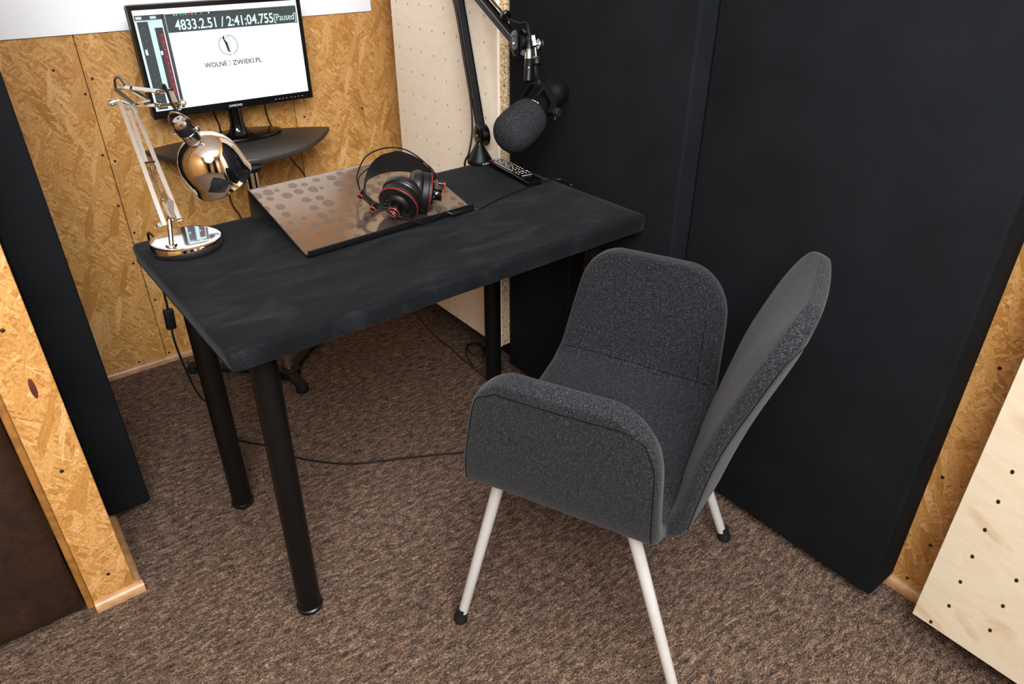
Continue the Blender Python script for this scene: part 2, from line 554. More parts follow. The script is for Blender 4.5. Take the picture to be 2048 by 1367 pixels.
K = {
    'l_post0': (0.0430, 0.4539, 0.7640), 'l_post1': (0.0490, 0.4675, 0.8075), 'l_rodA': (0.0323, 0.4745, 0.8071), 'l_rodB': (0.0844, 0.4796, 0.8084), 'l_barL0': (0.0434, 0.4713, 0.8044),
    'l_barR0': (0.0756, 0.4763, 0.8049), 'l_barL1': (0.0566, 0.6734, 1.0168), 'l_barR1': (0.0809, 0.6725, 1.0015), 'l_barM0': (0.0619, 0.5913, 0.9039),
    'l_barM1': (0.0719, 0.6914, 1.0076), 'l_crA': (0.0540, 0.5711, 0.9081), 'l_crB': (0.0797, 0.5782, 0.9048), 'l_sp1a': (0.0636, 0.5714, 0.8988), 'l_sp1b': (0.0575, 0.5084, 0.8387),
    'l_sp2a': (0.0746, 0.5767, 0.8976), 'l_sp2b': (0.0727, 0.5123, 0.8397), 'l_clamp': (0.0566, 0.4897, 0.8227), 'l_knobA': (0.0566, 0.6734, 1.0168), 'l_knobB': (0.0396, 0.6759, 1.0126),
    'l_lkA0': (0.0591, 0.6996, 1.0345), 'l_lkA1': (0.0800, 0.6565, 1.0085), 'l_lkB0': (0.0884, 0.7112, 1.0311), 'l_lkB1': (0.1123, 0.6618, 1.0095), 'l_upT0': (0.0781, 0.7002, 1.0351),
    'l_upT1': (0.0949, 0.4592, 1.0642), 'l_upB0': (0.0819, 0.6616, 1.0074), 'l_upB1': (0.0854, 0.4428, 1.0427), 'l_brA': (0.1058, 0.4377, 1.0664), 'l_brB': (0.1053, 0.4146, 1.0450),
    'l_pin1': (0.0906, 0.4613, 1.0626), 'l_pin1b': (0.1104, 0.4360, 1.0688), 'l_pin2': (0.0829, 0.4441, 1.0419), 'l_pin2b': (0.1096, 0.4072, 1.0494), 'l_wing': (0.1123, 0.3993, 1.0513),
    'l_yokeT': (0.1055, 0.3896, 1.0414), 'l_yokeL': (0.0890, 0.3803, 0.9928), 'l_yokeR': (0.1348, 0.3887, 1.0117), 'l_yokeLm': (0.0805, 0.3770, 1.0285),
    'l_yokeRm': (0.1222, 0.3750, 1.0390), 'l_capT': (0.1030, 0.3849, 1.0327), 'l_neck': (0.1195, 0.3827, 0.9882), 'l_ball': (0.1360, 0.3768, 0.9388), 'l_cab0': (0.0616, 0.7022, 1.0307),
    'l_cab1': (0.0659, 0.7192, 1.0479), 'l_cab2': (0.0751, 0.7236, 1.0533), 'l_cab3': (0.0809, 0.7181, 1.0422), 'l_cab4': (0.0821, 0.7154, 1.0302), 'l_cb0': (0.0998, 0.4578, 1.0674),
    'l_cb1': (0.1015, 0.4489, 1.0768), 'l_cb2': (0.0995, 0.4276, 1.0661), 'l_cb3': (0.0969, 0.4028, 1.0501), 'l_cb4': (0.1011, 0.3831, 1.0342), 'l_axis': (0.4260, 0.1503, -0.8921),
    'm_base': (0.9250, 0.6030, 0.7400), 'm_piv': (0.9465, 0.6207, 0.8115), 'm_elbow': (0.9389, 0.7202, 1.2267), 'm_tip': (0.8874, 0.3844, 1.0903), 'm_up0': (0.9452, 0.7153, 1.2267),
    'm_disc2': (0.8856, 0.3706, 1.0898), 'x_cab0': (0.9544, 0.6798, 1.2280), 'x_cab1': (0.8991, 0.4430, 1.1408), 'x_cab1b': (0.8957, 0.4188, 1.1345), 'x_cab2': (0.9001, 0.3894, 1.1293),
    'x_cab3': (0.9077, 0.3706, 1.1316), 'x_cab4': (0.9012, 0.3566, 1.1162), 'x_boot': (0.9005, 0.3556, 1.1142), 'x_f0': (0.8940, 0.3462, 1.0951), 'x_s0': (0.8878, 0.3381, 1.0781),
    'x_t0': (0.8804, 0.3285, 1.0580), 'x_t1': (0.8629, 0.3085, 1.0138), 's_knob1a': (0.9254, 0.3712, 1.1018), 's_knob1b': (0.9213, 0.3581, 1.0803), 's_wheelA': (0.9294, 0.3625, 1.0847),
    's_wheelB': (0.9443, 0.3579, 1.0839), 's_rod0': (0.9178, 0.3518, 1.0781), 's_rod1': (0.9113, 0.3413, 1.0577), 's_nut0': (0.9115, 0.3396, 1.0556), 's_nut1': (0.9080, 0.3331, 1.0434),
    's_stem1': (0.8845, 0.3141, 0.9945), 's_yokeT0': (0.8629, 0.3176, 0.9966), 's_yokeT1': (0.9019, 0.3204, 0.9913), 's_yokeL1': (0.8288, 0.3044, 0.9736),
    's_yokeR1': (0.9193, 0.3063, 0.9612), 's_yokeR2': (0.9072, 0.2905, 0.9280), 's_yokeL2': (0.8171, 0.2890, 0.9414), 's_knR0': (0.9147, 0.2958, 0.9330),
    's_knR1': (0.9320, 0.2955, 0.9306), 's_rear': (0.9593, 0.3405, 0.9596), 's_foamA': (0.8683, 0.2988, 0.9578), 's_foamB': (0.7608, 0.2425, 0.9297), 's_cabA': (0.8878, 0.3227, 1.0189),
    's_cabB': (0.9058, 0.3143, 1.0067), 's_cabC': (0.9232, 0.3038, 0.9717), 's_cabD': (0.9406, 0.3007, 0.9463), 's_cabE': (0.9435, 0.2995, 0.9282), 's_cabF': (0.9364, 0.2962, 0.9166),
    's_cabG': (0.9334, 0.3024, 0.9219), 'h_c1': (0.4972, 0.3118, 0.7963), 'h_hub1': (0.4638, 0.2880, 0.7853), 'h_c2': (0.5814, 0.3183, 0.8010), 'h_hub2': (0.6064, 0.2990, 0.7891),
    'h_sl1': (0.4437, 0.3262, 0.7958), 'h_sl2': (0.4409, 0.3766, 0.8111), 'h_sl3': (0.6429, 0.3592, 0.7990), 'h_w1': (0.4515, 0.4105, 0.8277), 'h_w2': (0.4650, 0.4334, 0.8425),
    'h_w3': (0.4995, 0.4604, 0.8647), 'h_w4': (0.5440, 0.4760, 0.8722), 'h_w5': (0.5862, 0.4722, 0.8712), 'h_w6': (0.6165, 0.4549, 0.8596), 'h_w7': (0.6344, 0.4177, 0.8384),
    'h_w8': (0.6415, 0.3866, 0.8142), 'h_v1': (0.4669, 0.4392, 0.8229), 'h_v2': (0.4974, 0.4664, 0.8315), 'h_v3': (0.5519, 0.4896, 0.8399), 'h_b0t': (0.4526, 0.3879, 0.8183),
    'h_b1t': (0.4761, 0.4196, 0.8356), 'h_b2t': (0.5084, 0.4453, 0.8537), 'h_b3t': (0.5469, 0.4661, 0.8620), 'h_b4t': (0.5902, 0.4688, 0.8610), 'h_b5t': (0.6236, 0.4494, 0.8499),
    'h_b6t': (0.6369, 0.4181, 0.8317), 'h_b7t': (0.6427, 0.3841, 0.8121), 'h_b0b': (0.4490, 0.3708, 0.8214), 'h_b1b': (0.4586, 0.3813, 0.8351), 'h_b2b': (0.4837, 0.4000, 0.8368),
    'h_b3b': (0.5192, 0.4157, 0.8353), 'h_b4b': (0.5609, 0.4176, 0.8316), 'h_b5b': (0.5937, 0.4025, 0.8255), 'h_b6b': (0.6106, 0.3856, 0.8205), 'h_b7b': (0.6287, 0.3625, 0.8083),
    'h_cb0': (0.4762, 0.2771, 0.7834), 'h_cb1': (0.4941, 0.2703, 0.7732), 'h_cb2': (0.5295, 0.2671, 0.7563), 'h_cb3': (0.5696, 0.2786, 0.7540), 'h_cb4': (0.6050, 0.2911, 0.7578),
    'h_n1': (-0.7560, -0.5284, -0.3863), 'h_n2': (0.8573, -0.4689, -0.2123), 'hc0': (0.6797, 0.2937, 0.7450), 'hc1': (0.7065, 0.2944, 0.7450), 'hc2': (0.7572, 0.3128, 0.7450),
    'hc3': (0.8662, 0.3420, 0.7450), 'hc4': (0.9610, 0.3554, 0.7450), 'hc5': (1.0063, 0.3471, 0.7450), 'hc6': (1.0105, 0.3176, 0.7450), 'hc7': (0.9983, 0.2859, 0.7450),
    'r0': (0.9165, 0.5373, 0.7620), 'r1': (0.9671, 0.5466, 0.7620), 'r2': (0.9492, 0.3563, 0.7620), 'r3': (0.8897, 0.3348, 0.7620), 'rb0': (0.9237, 0.5352, 0.7640),
    'rb1': (0.9266, 0.4193, 0.7640), 'rb2': (0.9384, 0.4213, 0.7640), 'rb3': (0.9464, 0.4206, 0.7640), 'rb4': (0.9573, 0.4235, 0.7640), 'rb5': (0.9286, 0.3854, 0.7640),
    'rb6': (0.9509, 0.3899, 0.7640), 's_foam': (0.8077, 0.2656, 0.9302), 'h_y0': (0.6199, 0.2826, 0.7521), 'h_y1': (0.6923, 0.3014, 0.7436), 's_ax': (-0.9106, -0.2533, -0.3266),
    
}
# ------------------------------------------------------------------ structure
YB = 1.3715      # back wall face
XR = 1.18        # right wall face
XL = -0.235      # partition wall, face towards the desk
YE = 0.376       # partition end face
ZC = 2.5
YR = -2.6        # rear wall behind the camera
XO = -1.6        # outer left wall
b = box(XO-.1, XR+.1, YR-.1, YB+.1, -.05, 0)
tag(part('floor', b, MT['carpet'], smooth=0), 'brown flecked loop pile carpet', None, None, 'structure')
b = box(XO-.1, XR+.1, YR-.1, YB+.1, ZC, ZC+.05)
tag(part('ceiling', b, MT['ceil'], smooth=0), 'white painted ceiling', None, None, 'structure')

def screw(parent, p, nrm, mesh=[None]):
    if mesh[0] is None:
        mesh[0] = finish(lathe([(0, .0012), (.0022, .0012), (.0040, .0006), (.0044, -.002), (0, -.002)], seg=10))
    me = mesh[0]
    if not me.materials: me.materials.append(MT['hole'])
    o = bpy.data.objects.new('screw', me)
    COL.objects.link(o)
    o.parent = parent
    o.matrix_local = WM[parent.name].inverted() @ frame(p, nrm)
    WM[o.name] = WM[parent.name]
    return o

wb = thing('wall_back', (0.4, YB, 0), 'orange OSB clad back wall with butt joints', None)
wb['kind'] = 'structure'
for x0, x1 in ((-.235, .1005), (.1025, .6985), (.7005, XR)):
    part('osb_board', box(x0, x1, YB, YB+.018, 0, ZC, .0008, 1), MT['osb_back'], wb, 0)
part('backing', box(-.4, XR+.1, YB+.018, YB+.1, 0, ZC), MT['jamb'], wb, 0)
for x, z in ((.119, .948), (.090, .909), (.088, .733), (.116, .710), (.090, .574), (.112, .479), (.084, .381), (.115, .238), (.112, .030), (.013, .030), (.730, .752), (.690, .52), (.712, .30), (.03, .98), (.95, .75), (1.0, .42)):
    screw(wb, (x, YB, z), (0, -1, 0))
wr = thing('wall_right', (XR, -.6, 0), 'orange OSB clad right wall', None)
wr['kind'] = 'structure'
part('osb_board', box(XR, XR+.018, YR, -.2, 0, ZC, .0008, 1), MT['osb_right'], wr, 0)
part('osb_board', box(XR, XR+.018, -.198, YB, 0, ZC, .0008, 1), MT['osb_right'], wr, 0)
part('backing', box(XR+.018, XR+.1, YR, YB, 0, ZC), MT['jamb'], wr, 0)
for y, z in ((-.729, .160), (-.712, .040), (-.701, .337), (-.72, .62), (-.70, .9)):
    screw(wr, (XR, y, z), (-1, 0, 0))
wl = thing('wall_left', (-.28, YE, 0), 'OSB clad partition wall ending beside the padded door', None)
wl['kind'] = 'structure'
part('osb_board', box(-.322, XL, YE, YE+.014, 0, ZC, .0012, 1), MT['osb_post'], wl, 0, 'narrow OSB end board')
part('osb_board', box(XL-.014, XL, YE+.0145, YB, 0, ZC, .0008, 1), MT['osb_room'], wl, 0)
part('core', box(-.322, XL-.0145, YE+.0145, YB, 0, ZC), MT['jamb'], wl, 0)
for x, z in ((-.280, .714), (-.281, .386), (-.276, .082), (-.279, 1.05)):
    screw(wl, (x, YE, z), (0, -1, 0))
kb = lathe([(0, .0008), (.006, .0007), (.010, 0)], frame((-.2715, YE-.0002, .585), (0, -1, 0), (0, 0, 1)), 12, None, 2.3, .55)
part('knot', kb, MT['knot'], wl, label='dark red brown resin knot')
part('edge_strip', box(-.337, -.3222, YE+.006, YE+.05, 0, ZC, .002, 1), MT['jamb'], wl, 35, 'stained wooden edge strip')
# rest of the room, out of view: rear wall, outer wall, the wall round the padded door
tag(part('wall_rear', box(XO, XR, YR-.05, YR, 0, ZC), MT['osb_back'], None, 0), 'OSB wall behind the camera', None, None, 'structure')
wrr = bpy.data.objects['wall_rear']
for x0_, x1_, m_ in ((-1.5, -.95, 'panel'), (-.30, .22, 'panel'), (.30, .78, 'ply')):
    part('cladding_panel', box(x0_, x1_, YR+.001, YR+.09, .05, 2.2, .004, 2), MT[m_], wrr)
tag(part('wall_outer', box(XO-.05, XO, YR, .47, 0, ZC), MT['osb_room'], None, 0), 'OSB outer left wall', None, None, 'structure')
tag(part('wall_door_side', box(XO, -1.17, .42, .47, 0, ZC), MT['osb_post'], None, 0), 'OSB wall beyond the padded door', None, None, 'structure')
tag(part('wall_door_head', box(-1.17, -.338, .42, .47, 2.06, ZC), MT['osb_post'], None, 0), 'OSB wall above the padded door', None, None, 'structure')

# baseboards: quarter-round oak strips
def quarter(p0, p1, inward, h=.024, d=.016):
    p0, p1, n = V(p0), V(p1), V(inward)
    prof = [(0, 0), (d, 0), (d, h*.3), (d*.92, h*.55), (d*.70, h*.80), (d*.35, h*.95), (0, h)]
    bm = bmesh.new()
    r = [[bm.verts.new(p+n*a+V((0, 0, z))) for a, z in prof] for p in (p0, p1)]
    k = len(prof)
    for i in range(k):
        bm.faces.new((r[0][i], r[0][(i+1) % k], r[1][(i+1) % k], r[1][i]))
    bm.faces.new(r[0]); bm.faces.new(list(reversed(r[1])))
    return bm
for nm, p0, p1, n, lab in (('baseboard_back', (-.219, YB, 0), (XR-.016, YB, 0), (0, -1, 0), 'thin oak quarter round strip along the back wall'),
                      ('baseboard_right', (XR, YR, 0), (XR, YB, 0), (-1, 0, 0), 'thin oak quarter round strip along the right wall'),
                      ('baseboard_post', (-.322, YE, 0), (-.219, YE, 0), (0, -1, 0), 'thin oak quarter round strip under the narrow OSB end board'),
                      ('baseboard_left', (XL, YE, 0), (XL, YB-.016, 0), (1, 0, 0), 'thin oak quarter round strip along the partition wall')):
    tag(part(nm, quarter(p0, p1, n), MT['oak']), lab, None, None, 'structure')

# brown leather padded door beside the partition end
dr = thing('door_1', (-.75, .40, 0), 'brown leather padded soundproof door', None)
dr['kind'] = 'structure'
bm = bmesh.new()
NX, NZ = 48, 130
def pad(i, j, front):
    x = -1.16+(i/NX)*(1.16-.339)
    z = .012+(j/NZ)*2.03
    n = noise.noise(V((x*4, 1.3 if front else 7.7, z*5)))
    ex = min(1, min(i, NX-i)/5.0); ez = min(1, min(j, NZ-j)/5.0)
    e = math.sqrt(max(0, 1-(1-ex)**2))*math.sqrt(max(0, 1-(1-ez)**2))
    th = .004+.022*e+.006*n*e
    if i == NX: x += .006*noise.noise(V((0, 3.1, z*9)))
    if j == 0: z += .004*noise.noise(V((x*11, 5, 0)))
    return (x, (.388-th) if front else (.388+.012+.02*e), z)
for front in (True, False):
    g = [[bm.verts.new(pad(i, j, front)) for j in range(NZ+1)] for i in range(NX+1)]
    for i in range(NX):
        for j in range(NZ):
            bm.faces.new((g[i][j], g[i+1][j], g[i+1][j+1], g[i][j+1]))
bmesh.ops.remove_doubles(bm, verts=bm.verts, dist=.0005)
ed = [e for e in bm.edges if e.is_boundary]
if ed: bmesh.ops.bridge_loops(bm, edges=ed)
part('leather_padding', bm, MT['leather'], dr, 60)

# ------------------------------------------------------------------ wall panels (things hung on the walls)
def panel(name, x0, x1, y0, y1, z0, z1, label, bev=.007):
    return single(name, box(x0, x1, y0, y1, z0, z1, bev, 3), MT['panel'], ((x0+x1)/2, (y0+y1)/2, z0), label, 'acoustic panel')
panel('acoustic_panel', 1.0215, XR-.001, -.0425, .592, .028, 1.95, 'black fabric acoustic panel beside the desk, behind the microphone')
panel('acoustic_panel', 1.0725, XR-.001, -.682, -.0445, .028, 1.95, 'large black fabric acoustic panel behind the armchair')
panel('acoustic_panel', XL+.001, -.134, .63, 1.25, .030, 1.95, 'narrow edge of a black fabric acoustic panel left of the lamp')

ph_far = finish(lathe([(0, .0004), (.0016, .0003), (.0022, 0)], None, 8, None, 1.0, 1.7))
ph_far.materials.append(MT['dent'])
ph_near = finish(lathe([(0, .0006), (.0032, .0005), (.0042, 0)], None, 12, None, .8, 1.2))
ph_near.materials.append(MT['hole'])
def holes(parent, me, pts, X):
    for y, z in pts:
        o = bpy.data.objects.new('peg_hole', me)
        COL.objects.link(o)
        o.parent = parent
        o.matrix_local = WM[parent.name].inverted() @ frame((X-.0001, y, z), (-1, 0, 0), (0, 1, 0))
        WM[o.name] = WM[parent.name]
XP = .992
pl = thing('plywood_panel', (1.08, .88, .095), 'pale birch plywood panel with small peg holes behind the microphone arm', 'wall panel')
part('plywood_sheet', box(XP, XP+.009, .604, 1.175, .095, 1.95, .0006, 1), MT['ply'], pl, 0)
part('chipboard_frame', box(XP+.0092, XR-.001, .605, 1.174, .097, 1.95, .001, 1), MT['chip'], pl, 0, 'raw chipboard edge')
pts = []
for r_ in range(20):
    z = .099+.0678*r_
    for c_ in range(8):
        y = .664+.0675*c_ + (.004 if r_ < 5 else 0)
        if z < 1.2: pts.append((y+random.uniform(-.002, .002), z+random.uniform(-.002, .002)))
holes(pl, ph_far, pts, XP)
pl2 = thing('plywood_panel', (1.11, -1.2, .08), 'pale knotty birch plywood panel at the lower right', 'wall panel')
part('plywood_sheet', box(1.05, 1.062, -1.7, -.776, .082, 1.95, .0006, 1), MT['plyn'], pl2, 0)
part('chipboard_frame', box(1.0622, XR-.001, -1.699, -.790, .084, 1.95, .001, 1), MT['chip'], pl2, 0)
pts = [(-.8125, .092)]
for r_ in range(14):
    z = .158+.0705*r_
    pts += [(-.829-.076*c_, z+.004*c_) for c_ in range(5)]
holes(pl2, ph_near, pts, 1.05)

wbd = thing('whiteboard', (.4, YB-.006, 1.0655), 'glossy white board along the top of the back wall', 'whiteboard')
part('white_surface', box(-.22, 1.020, YB-.0062, YB-.0005, 1.066, 1.95, .001, 1), MT['white'], wbd, 0)

# ------------------------------------------------------------------ desk
DZ = .74
TA = .023
def D(x, y, z):     # desk-local to world
    return V((x*math.cos(TA)-y*math.sin(TA), x*math.sin(TA)+y*math.cos(TA), z))
DM = Matrix.Rotation(TA, 4, 'Z')
dk = thing('desk', D(.5, .3, 0), 'desk covered in black suede on four round black legs', 'desk', TA)
bm = bmesh.new()
W_, D_, T_ = 1.003, .590, .036
# padded top: rounded slab on a grid so that the cloth can sag a little
nx, ny = 60, 36
def topz(x, y):
    e = min(x, W_-x, y, D_-y)
    r = .010
    z = DZ
    if e < r: z -= r-math.sqrt(max(0, r*r-(r-e)**2))
    return z + .0012*noise.noise(V((x*6, y*6, 0)))*min(1, e/.03)
xs = [0, .001, .003, .006, .010]+[.010+(W_-.020)*i/nx for i in range(1, nx)]+[W_-.010, W_-.006, W_-.003, W_-.001, W_]
ys = [0, .001, .003, .006, .010]+[.010+(D_-.020)*i/ny for i in range(1, ny)]+[D_-.010, D_-.006, D_-.003, D_-.001, D_]
def rc(x, y):       # rounded plan corners
    R = .016
    cx_ = min(max(x, R), W_-R); cy_ = min(max(y, R), D_-R)
    dx, dy = x-cx_, y-cy_
    if dx and dy:
        m = max(abs(dx), abs(dy)); l = math.hypot(dx, dy)
        return cx_+dx*m/l, cy_+dy*m/l
    return x, y
g = [[None]*len(ys) for _ in xs]
h = [[None]*len(ys) for _ in xs]
for i, x in enumerate(xs):
    for j, y in enumerate(ys):
        X, Y = rc(x, y)
        g[i][j] = bm.verts.new(D(X, Y, topz(x, y)))
        h[i][j] = bm.verts.new(D(X+(.003 if x == 0 else -.003 if x == W_ else 0), Y+(.003 if y == 0 else -.003 if y == D_ else 0), DZ-T_ + .0008*noise.noise(V((x*12, y*12, 3)))))
for i in range(len(xs)-1):
    for j in range(len(ys)-1):
        bm.faces.new((g[i][j], g[i+1][j], g[i+1][j+1], g[i][j+1]))
        bm.faces.new((h[i][j], h[i][j+1], h[i+1][j+1], h[i+1][j]))
def rim():
    n, m = len(xs), len(ys)
    return [(i, 0) for i in range(n)]+[(n-1, j) for j in range(1, m)]+[(i, m-1) for i in range(n-2, -1, -1)]+[(0, j) for j in range(m-2, 0, -1)]
R_ = rim()
for a in range(len(R_)):
    (i, j), (k, l) = R_[a], R_[(a+1) % len(R_)]
    bm.faces.new((g[i][j], h[i][j], h[k][l], g[k][l]))
tt = part('tabletop', bm, MT['suede'], dk, 50)
part('fold_seam', tube([D(.02+(W_-.04)*i/50, .0135, topz(.02+(W_-.04)*i/50, .0135)-.0002) for i in range(51)], .0011, 6), MT['seam'], tt)
def dleg(xt, yt, xb, yb):
    a, c = D(xt, yt, DZ-T_), D(xb, yb, .004)
    lg = part('leg', cyl(c, a, .0255, None, 28), MT['blackmetal'], dk)
    part('foot_ring', lathe([(.0255, .012), (.0285, .010), (.0290, .003), (.0275, 0), (0, 0)], frame(D(xb, yb, 0), (0, 0, 1)), 28), MT['blackring'], lg)
    part('mounting_plate', lathe([(0, 0), (.04, 0), (.04, .004), (.0262, .012), (0, .012)], frame(D(xt, yt, DZ-T_-.0002), (0, 0, -1)), 24), MT['blackmetal'], lg)
dleg(.078, .087, .068, .087)
dleg(.076, .505, .074, .509)
dleg(.922, .087, .922, .087)
dleg(.918, .505, .918, .505)

# ------------------------------------------------------------------ armchair
CO = V((.646, -.256, 0))
FW = V((-.4663, .8846, 0)).normalized()
RT = V((FW.y, -FW.x, 0))
CRZ = math.atan2(RT.y, RT.x)
def CH(R, F, z): return CO+RT*R+FW*F+V((0, 0, z))
ch = thing('armchair', CO, 'charcoal grey felt armchair with separate curved back and light grey tube legs', 'chair', CRZ)
SE, SF, SB = .205, .215, -.165       # seat half width, front and rear of the seat
def seat_z(F, R=0): return .418+.026*((F-SB)/(SF-SB)) - .020*max(0, (F-.12)/.10)**2*.5 - .010*(1-(R/SE)**2)
def lerp(tab, s):
    for (a, p), (b_, q) in zip(tab[:-1], tab[1:]):
        if s <= b_:
            t = (s-a)/(b_-a)
            return tuple(x+(y-x)*t for x, y in zip(p, q))
    return tab[-1][1]
ARM = [(0, (0, 0)), (.07, (.022, .004)), (.15, (.041, .022)), (.25, (.051, .052)), (.40, (.058, .100)), (.60, (.064, .165)), (.80, (.070, .228)), (1, (.074, .288))]
BCK = [(0, (0, 0)), (.06, (-.014, .004)), (.13, (-.026, .024)), (.22, (-.036, .066)), (.40, (-.056, .152)), (.60, (-.084, .245)), (.80, (-.118, .340)), (1, (-.157, .436))]
rows = [0, .05, .10, .16, .24, .34, .46, .58, .70, .79, .86, .91, .95, .98, 1.0]
def shrink(h, H, r):
    d = max(0, H-h)
    return r-math.sqrt(max(0, r*r-(r-d)**2)) if d < r else 0
def arm_pt(s, v, sgn):           # v 0 rear .. 1 front
    dr_, dz = lerp(ARM, s)
    H = ARM[-1][1][1]
    top = 1.0
    F1 = SF+.004-.058*s**1.3-shrink(dz, H, .075)*.85
    F0 = SB+.000+.012*s-shrink(dz, H, .0)+shrink(dz, H, .11)*.85
    F = F0+(F1-F0)*v
    base = seat_z(SB+(SF-SB)*v, SE)
    zz = base*(1-min(1, dz/.2))+.425*min(1, dz/.2)
    return CH(sgn*(SE+dr_+.007*(1-((F-.02)/.2)**2)*s), F, zz+dz+.030*(F-.12)*s)
def back_pt(s, u):               # u -1..1
    df, dz = lerp(BCK, s)
    H = BCK[-1][1][1]
    wd = SE+.012*math.sin(PI*min(1, s*1.1))-shrink(dz, H, .10)*.95-.010*s
    R = u*wd
    curve = .018*(R/.2)**2*min(1, s*2)
    return CH(R, SB+df+curve+.002*s, (seat_z(SB, R)*(1-min(1, s*3))+.411*min(1, s*3))+dz)
NU, NV = 16, 14
bm = bmesh.new()
dl = bm.verts.layers.deform.verify()
sv = [[bm.verts.new(CH(SE*(-1+2*i/NU), SB+(SF-SB)*j/NV, seat_z(SB+(SF-SB)*j/NV, SE*(-1+2*i/NU)))) for j in range(NV+1)] for i in range(NU+1)]
def quad(a, b_, c, d, m):
    f = bm.faces.new((a, b_, c, d))
    f.material_index = m
for i in range(NU):
    for j in range(NV):
        quad(sv[i][j], sv[i+1][j], sv[i+1][j+1], sv[i][j+1], 0)
for sgn, col_, m in ((-1, 0, 1), (1, NU, 2)):
    prev = [sv[col_][j] for j in range(NV+1)]
    for s in rows[1:]:
        cur = [bm.verts.new(arm_pt(s, j/NV, sgn)) for j in range(NV+1)]
        for j in range(NV):
            if sgn > 0: quad(prev[j], cur[j], cur[j+1], prev[j+1], m)
            else: quad(prev[j+1], cur[j+1], cur[j], prev[j], m)
        prev = cur
for v in bm.verts: v[dl][0] = .667
prev = [sv[i][0] for i in range(NU+1)]
for s in rows[1:]:
    cur = [bm.verts.new(back_pt(s, -1+2*i/NU)) for i in range(NU+1)]
    for i, v in enumerate(cur):
        e_ = min(i, NU-i)/6.0
        e_ = min(e_, (1-s)/.30)
        v[dl][0] = .40+.60*math.sin(PI/2*min(1, e_)) if s > .12 else .667
    for i in range(NU):
        quad(prev[i], cur[i], cur[i+1], prev[i+1], 3)
    prev = cur
bm.normal_update()
me = bpy.data.meshes.new('shell')
bm.to_mesh(me); bm.free()
for i in range(4): me.materials.append(MT['felt'])
tmp = bpy.data.objects.new('tmp_shell', me)
tmp.vertex_groups.new(name='t')
COL.objects.link(tmp)
so = tmp.modifiers.new('s', 'SOLIDIFY')
so.thickness = .066
so.vertex_group = 't'
so.thickness_vertex_group = 0.0
so.offset = 0
so.use_even_offset = False
so.use_quality_normals = True
so.edge_crease_rim = .0
su = tmp.modifiers.new('u', 'SUBSURF')
su.levels = su.render_levels = 2
dg = bpy.context.evaluated_depsgraph_get()
full = bpy.data.meshes.new_from_object(tmp.evaluated_get(dg))
bpy.data.objects.remove(tmp, do_unlink=True)
for idx, nm in ((0, 'seat'), (1, 'armrest'), (2, 'armrest'), (3, 'backrest')):
    fb = bmesh.new()
    fb.from_mesh(full)
    bmesh.ops.delete(fb, geom=[f for f in fb.faces if f.material_index != idx], context='FACES')
    for f in fb.faces: f.material_index = 0; f.smooth = True
    m2 = bpy.data.meshes.new(nm)
    nmap = None
    fb.to_mesh(m2); fb.free()
    m2.transform(WM[ch.name].inverted())
    o = link(nm, m2, ch, MT['felt'])
    if idx == 0: seat_o = o
    if idx == 1: arm_l = o
    if idx == 2: arm_r = o
    if idx == 3: back_o = o
# stitched seams: thin threads laid on the felt by casting rays at the finished shell
from mathutils.bvhtree import BVHTree
bvh = BVHTree.FromPolygons([v.co for v in full.vertices], [tuple(p.vertices) for p in full.polygons])
def on_felt(p, n):
    h = bvh.ray_cast(p+n*.06, -n, .12)
    return h[0]+n*.0002 if h[0] is not None else p+n*.021
def nrm_of(fn, s, v, lo):
    e = 1e-3
    a = fn(min(1, s+e), v)-fn(max(0, s-e), v)
    c = fn(s, min(1, v+e))-fn(s, max(lo, v-e))
    return a.cross(c).normalized()
def seam(pts, parent, r=.0010): part('seam', tube(pts, r, 5), MT['seam'], parent)
for sgn, o in ((-1, arm_l), (1, arm_r)):
    fn = lambda s, v, q=sgn: arm_pt(s, v, q)
    def no(s, v, inner=False):
        n = nrm_of(fn, s, v, 0)
        if n.dot(RT*sgn) < 0: n = -n
        return -n if inner else n
    path = [(.10+.74*i/14, .968) for i in range(15)]+[(.88+.02*math.sin(PI*i/6), .955-.02*i) for i in range(2)]+[(.925, .90-.80*i/20) for i in range(21)]+[(.87-.72*i/14, .035) for i in range(15)]
    seam(crom([on_felt(arm_pt(s, v, sgn), no(s, v)) for s, v in path], 3), o)
    seam([on_felt(arm_pt(.13, .05+.90*i/24, sgn), no(.13, .05+.90*i/24, True)) for i in range(25)], o)
    seam([on_felt(arm_pt(.14+.5*i/12, .12, sgn), no(.14+.5*i/12, .12, True)) for i in range(13)], o)
def nb(s, u):
    n = nrm_of(back_pt, s, u, -1)
    return n if n.dot(FW) < 0 else -n
path = [(.12+.76*i/16, -.96) for i in range(17)]+[(.915, -.90+1.80*i/20) for i in range(21)]+[(.88-.76*i/16, .96) for i in range(17)]
seam(crom([on_felt(back_pt(s, u), nb(s, u)) for s, u in path], 3), back_o)
# legs
for R0, F0, R1, F1 in ((-.245, .245, -.186, .170), (.245, .245, .186, .170), (-.245, -.245, -.200, -.098), (.245, -.245, .200, -.098)):
    foot, top = CH(R0, F0, 0), CH(R1, F1, .402)
    d = (top-foot).normalized()
    lg = part('leg', cyl(foot+d*.030, top, .0108, .0125, 20), MT['greyleg'], ch)
    part('rubber_foot', lathe([(0, 0), (.012, 0), (.0150, .004), (.0152, .014), (.0120, .020), (.0112, .024), (.0112, .040), (0, .040)], frame(foot+V((0, 0, .0005)), d.lerp(V((0, 0, 1)), .6)), 20), MT['rubber'], lg)
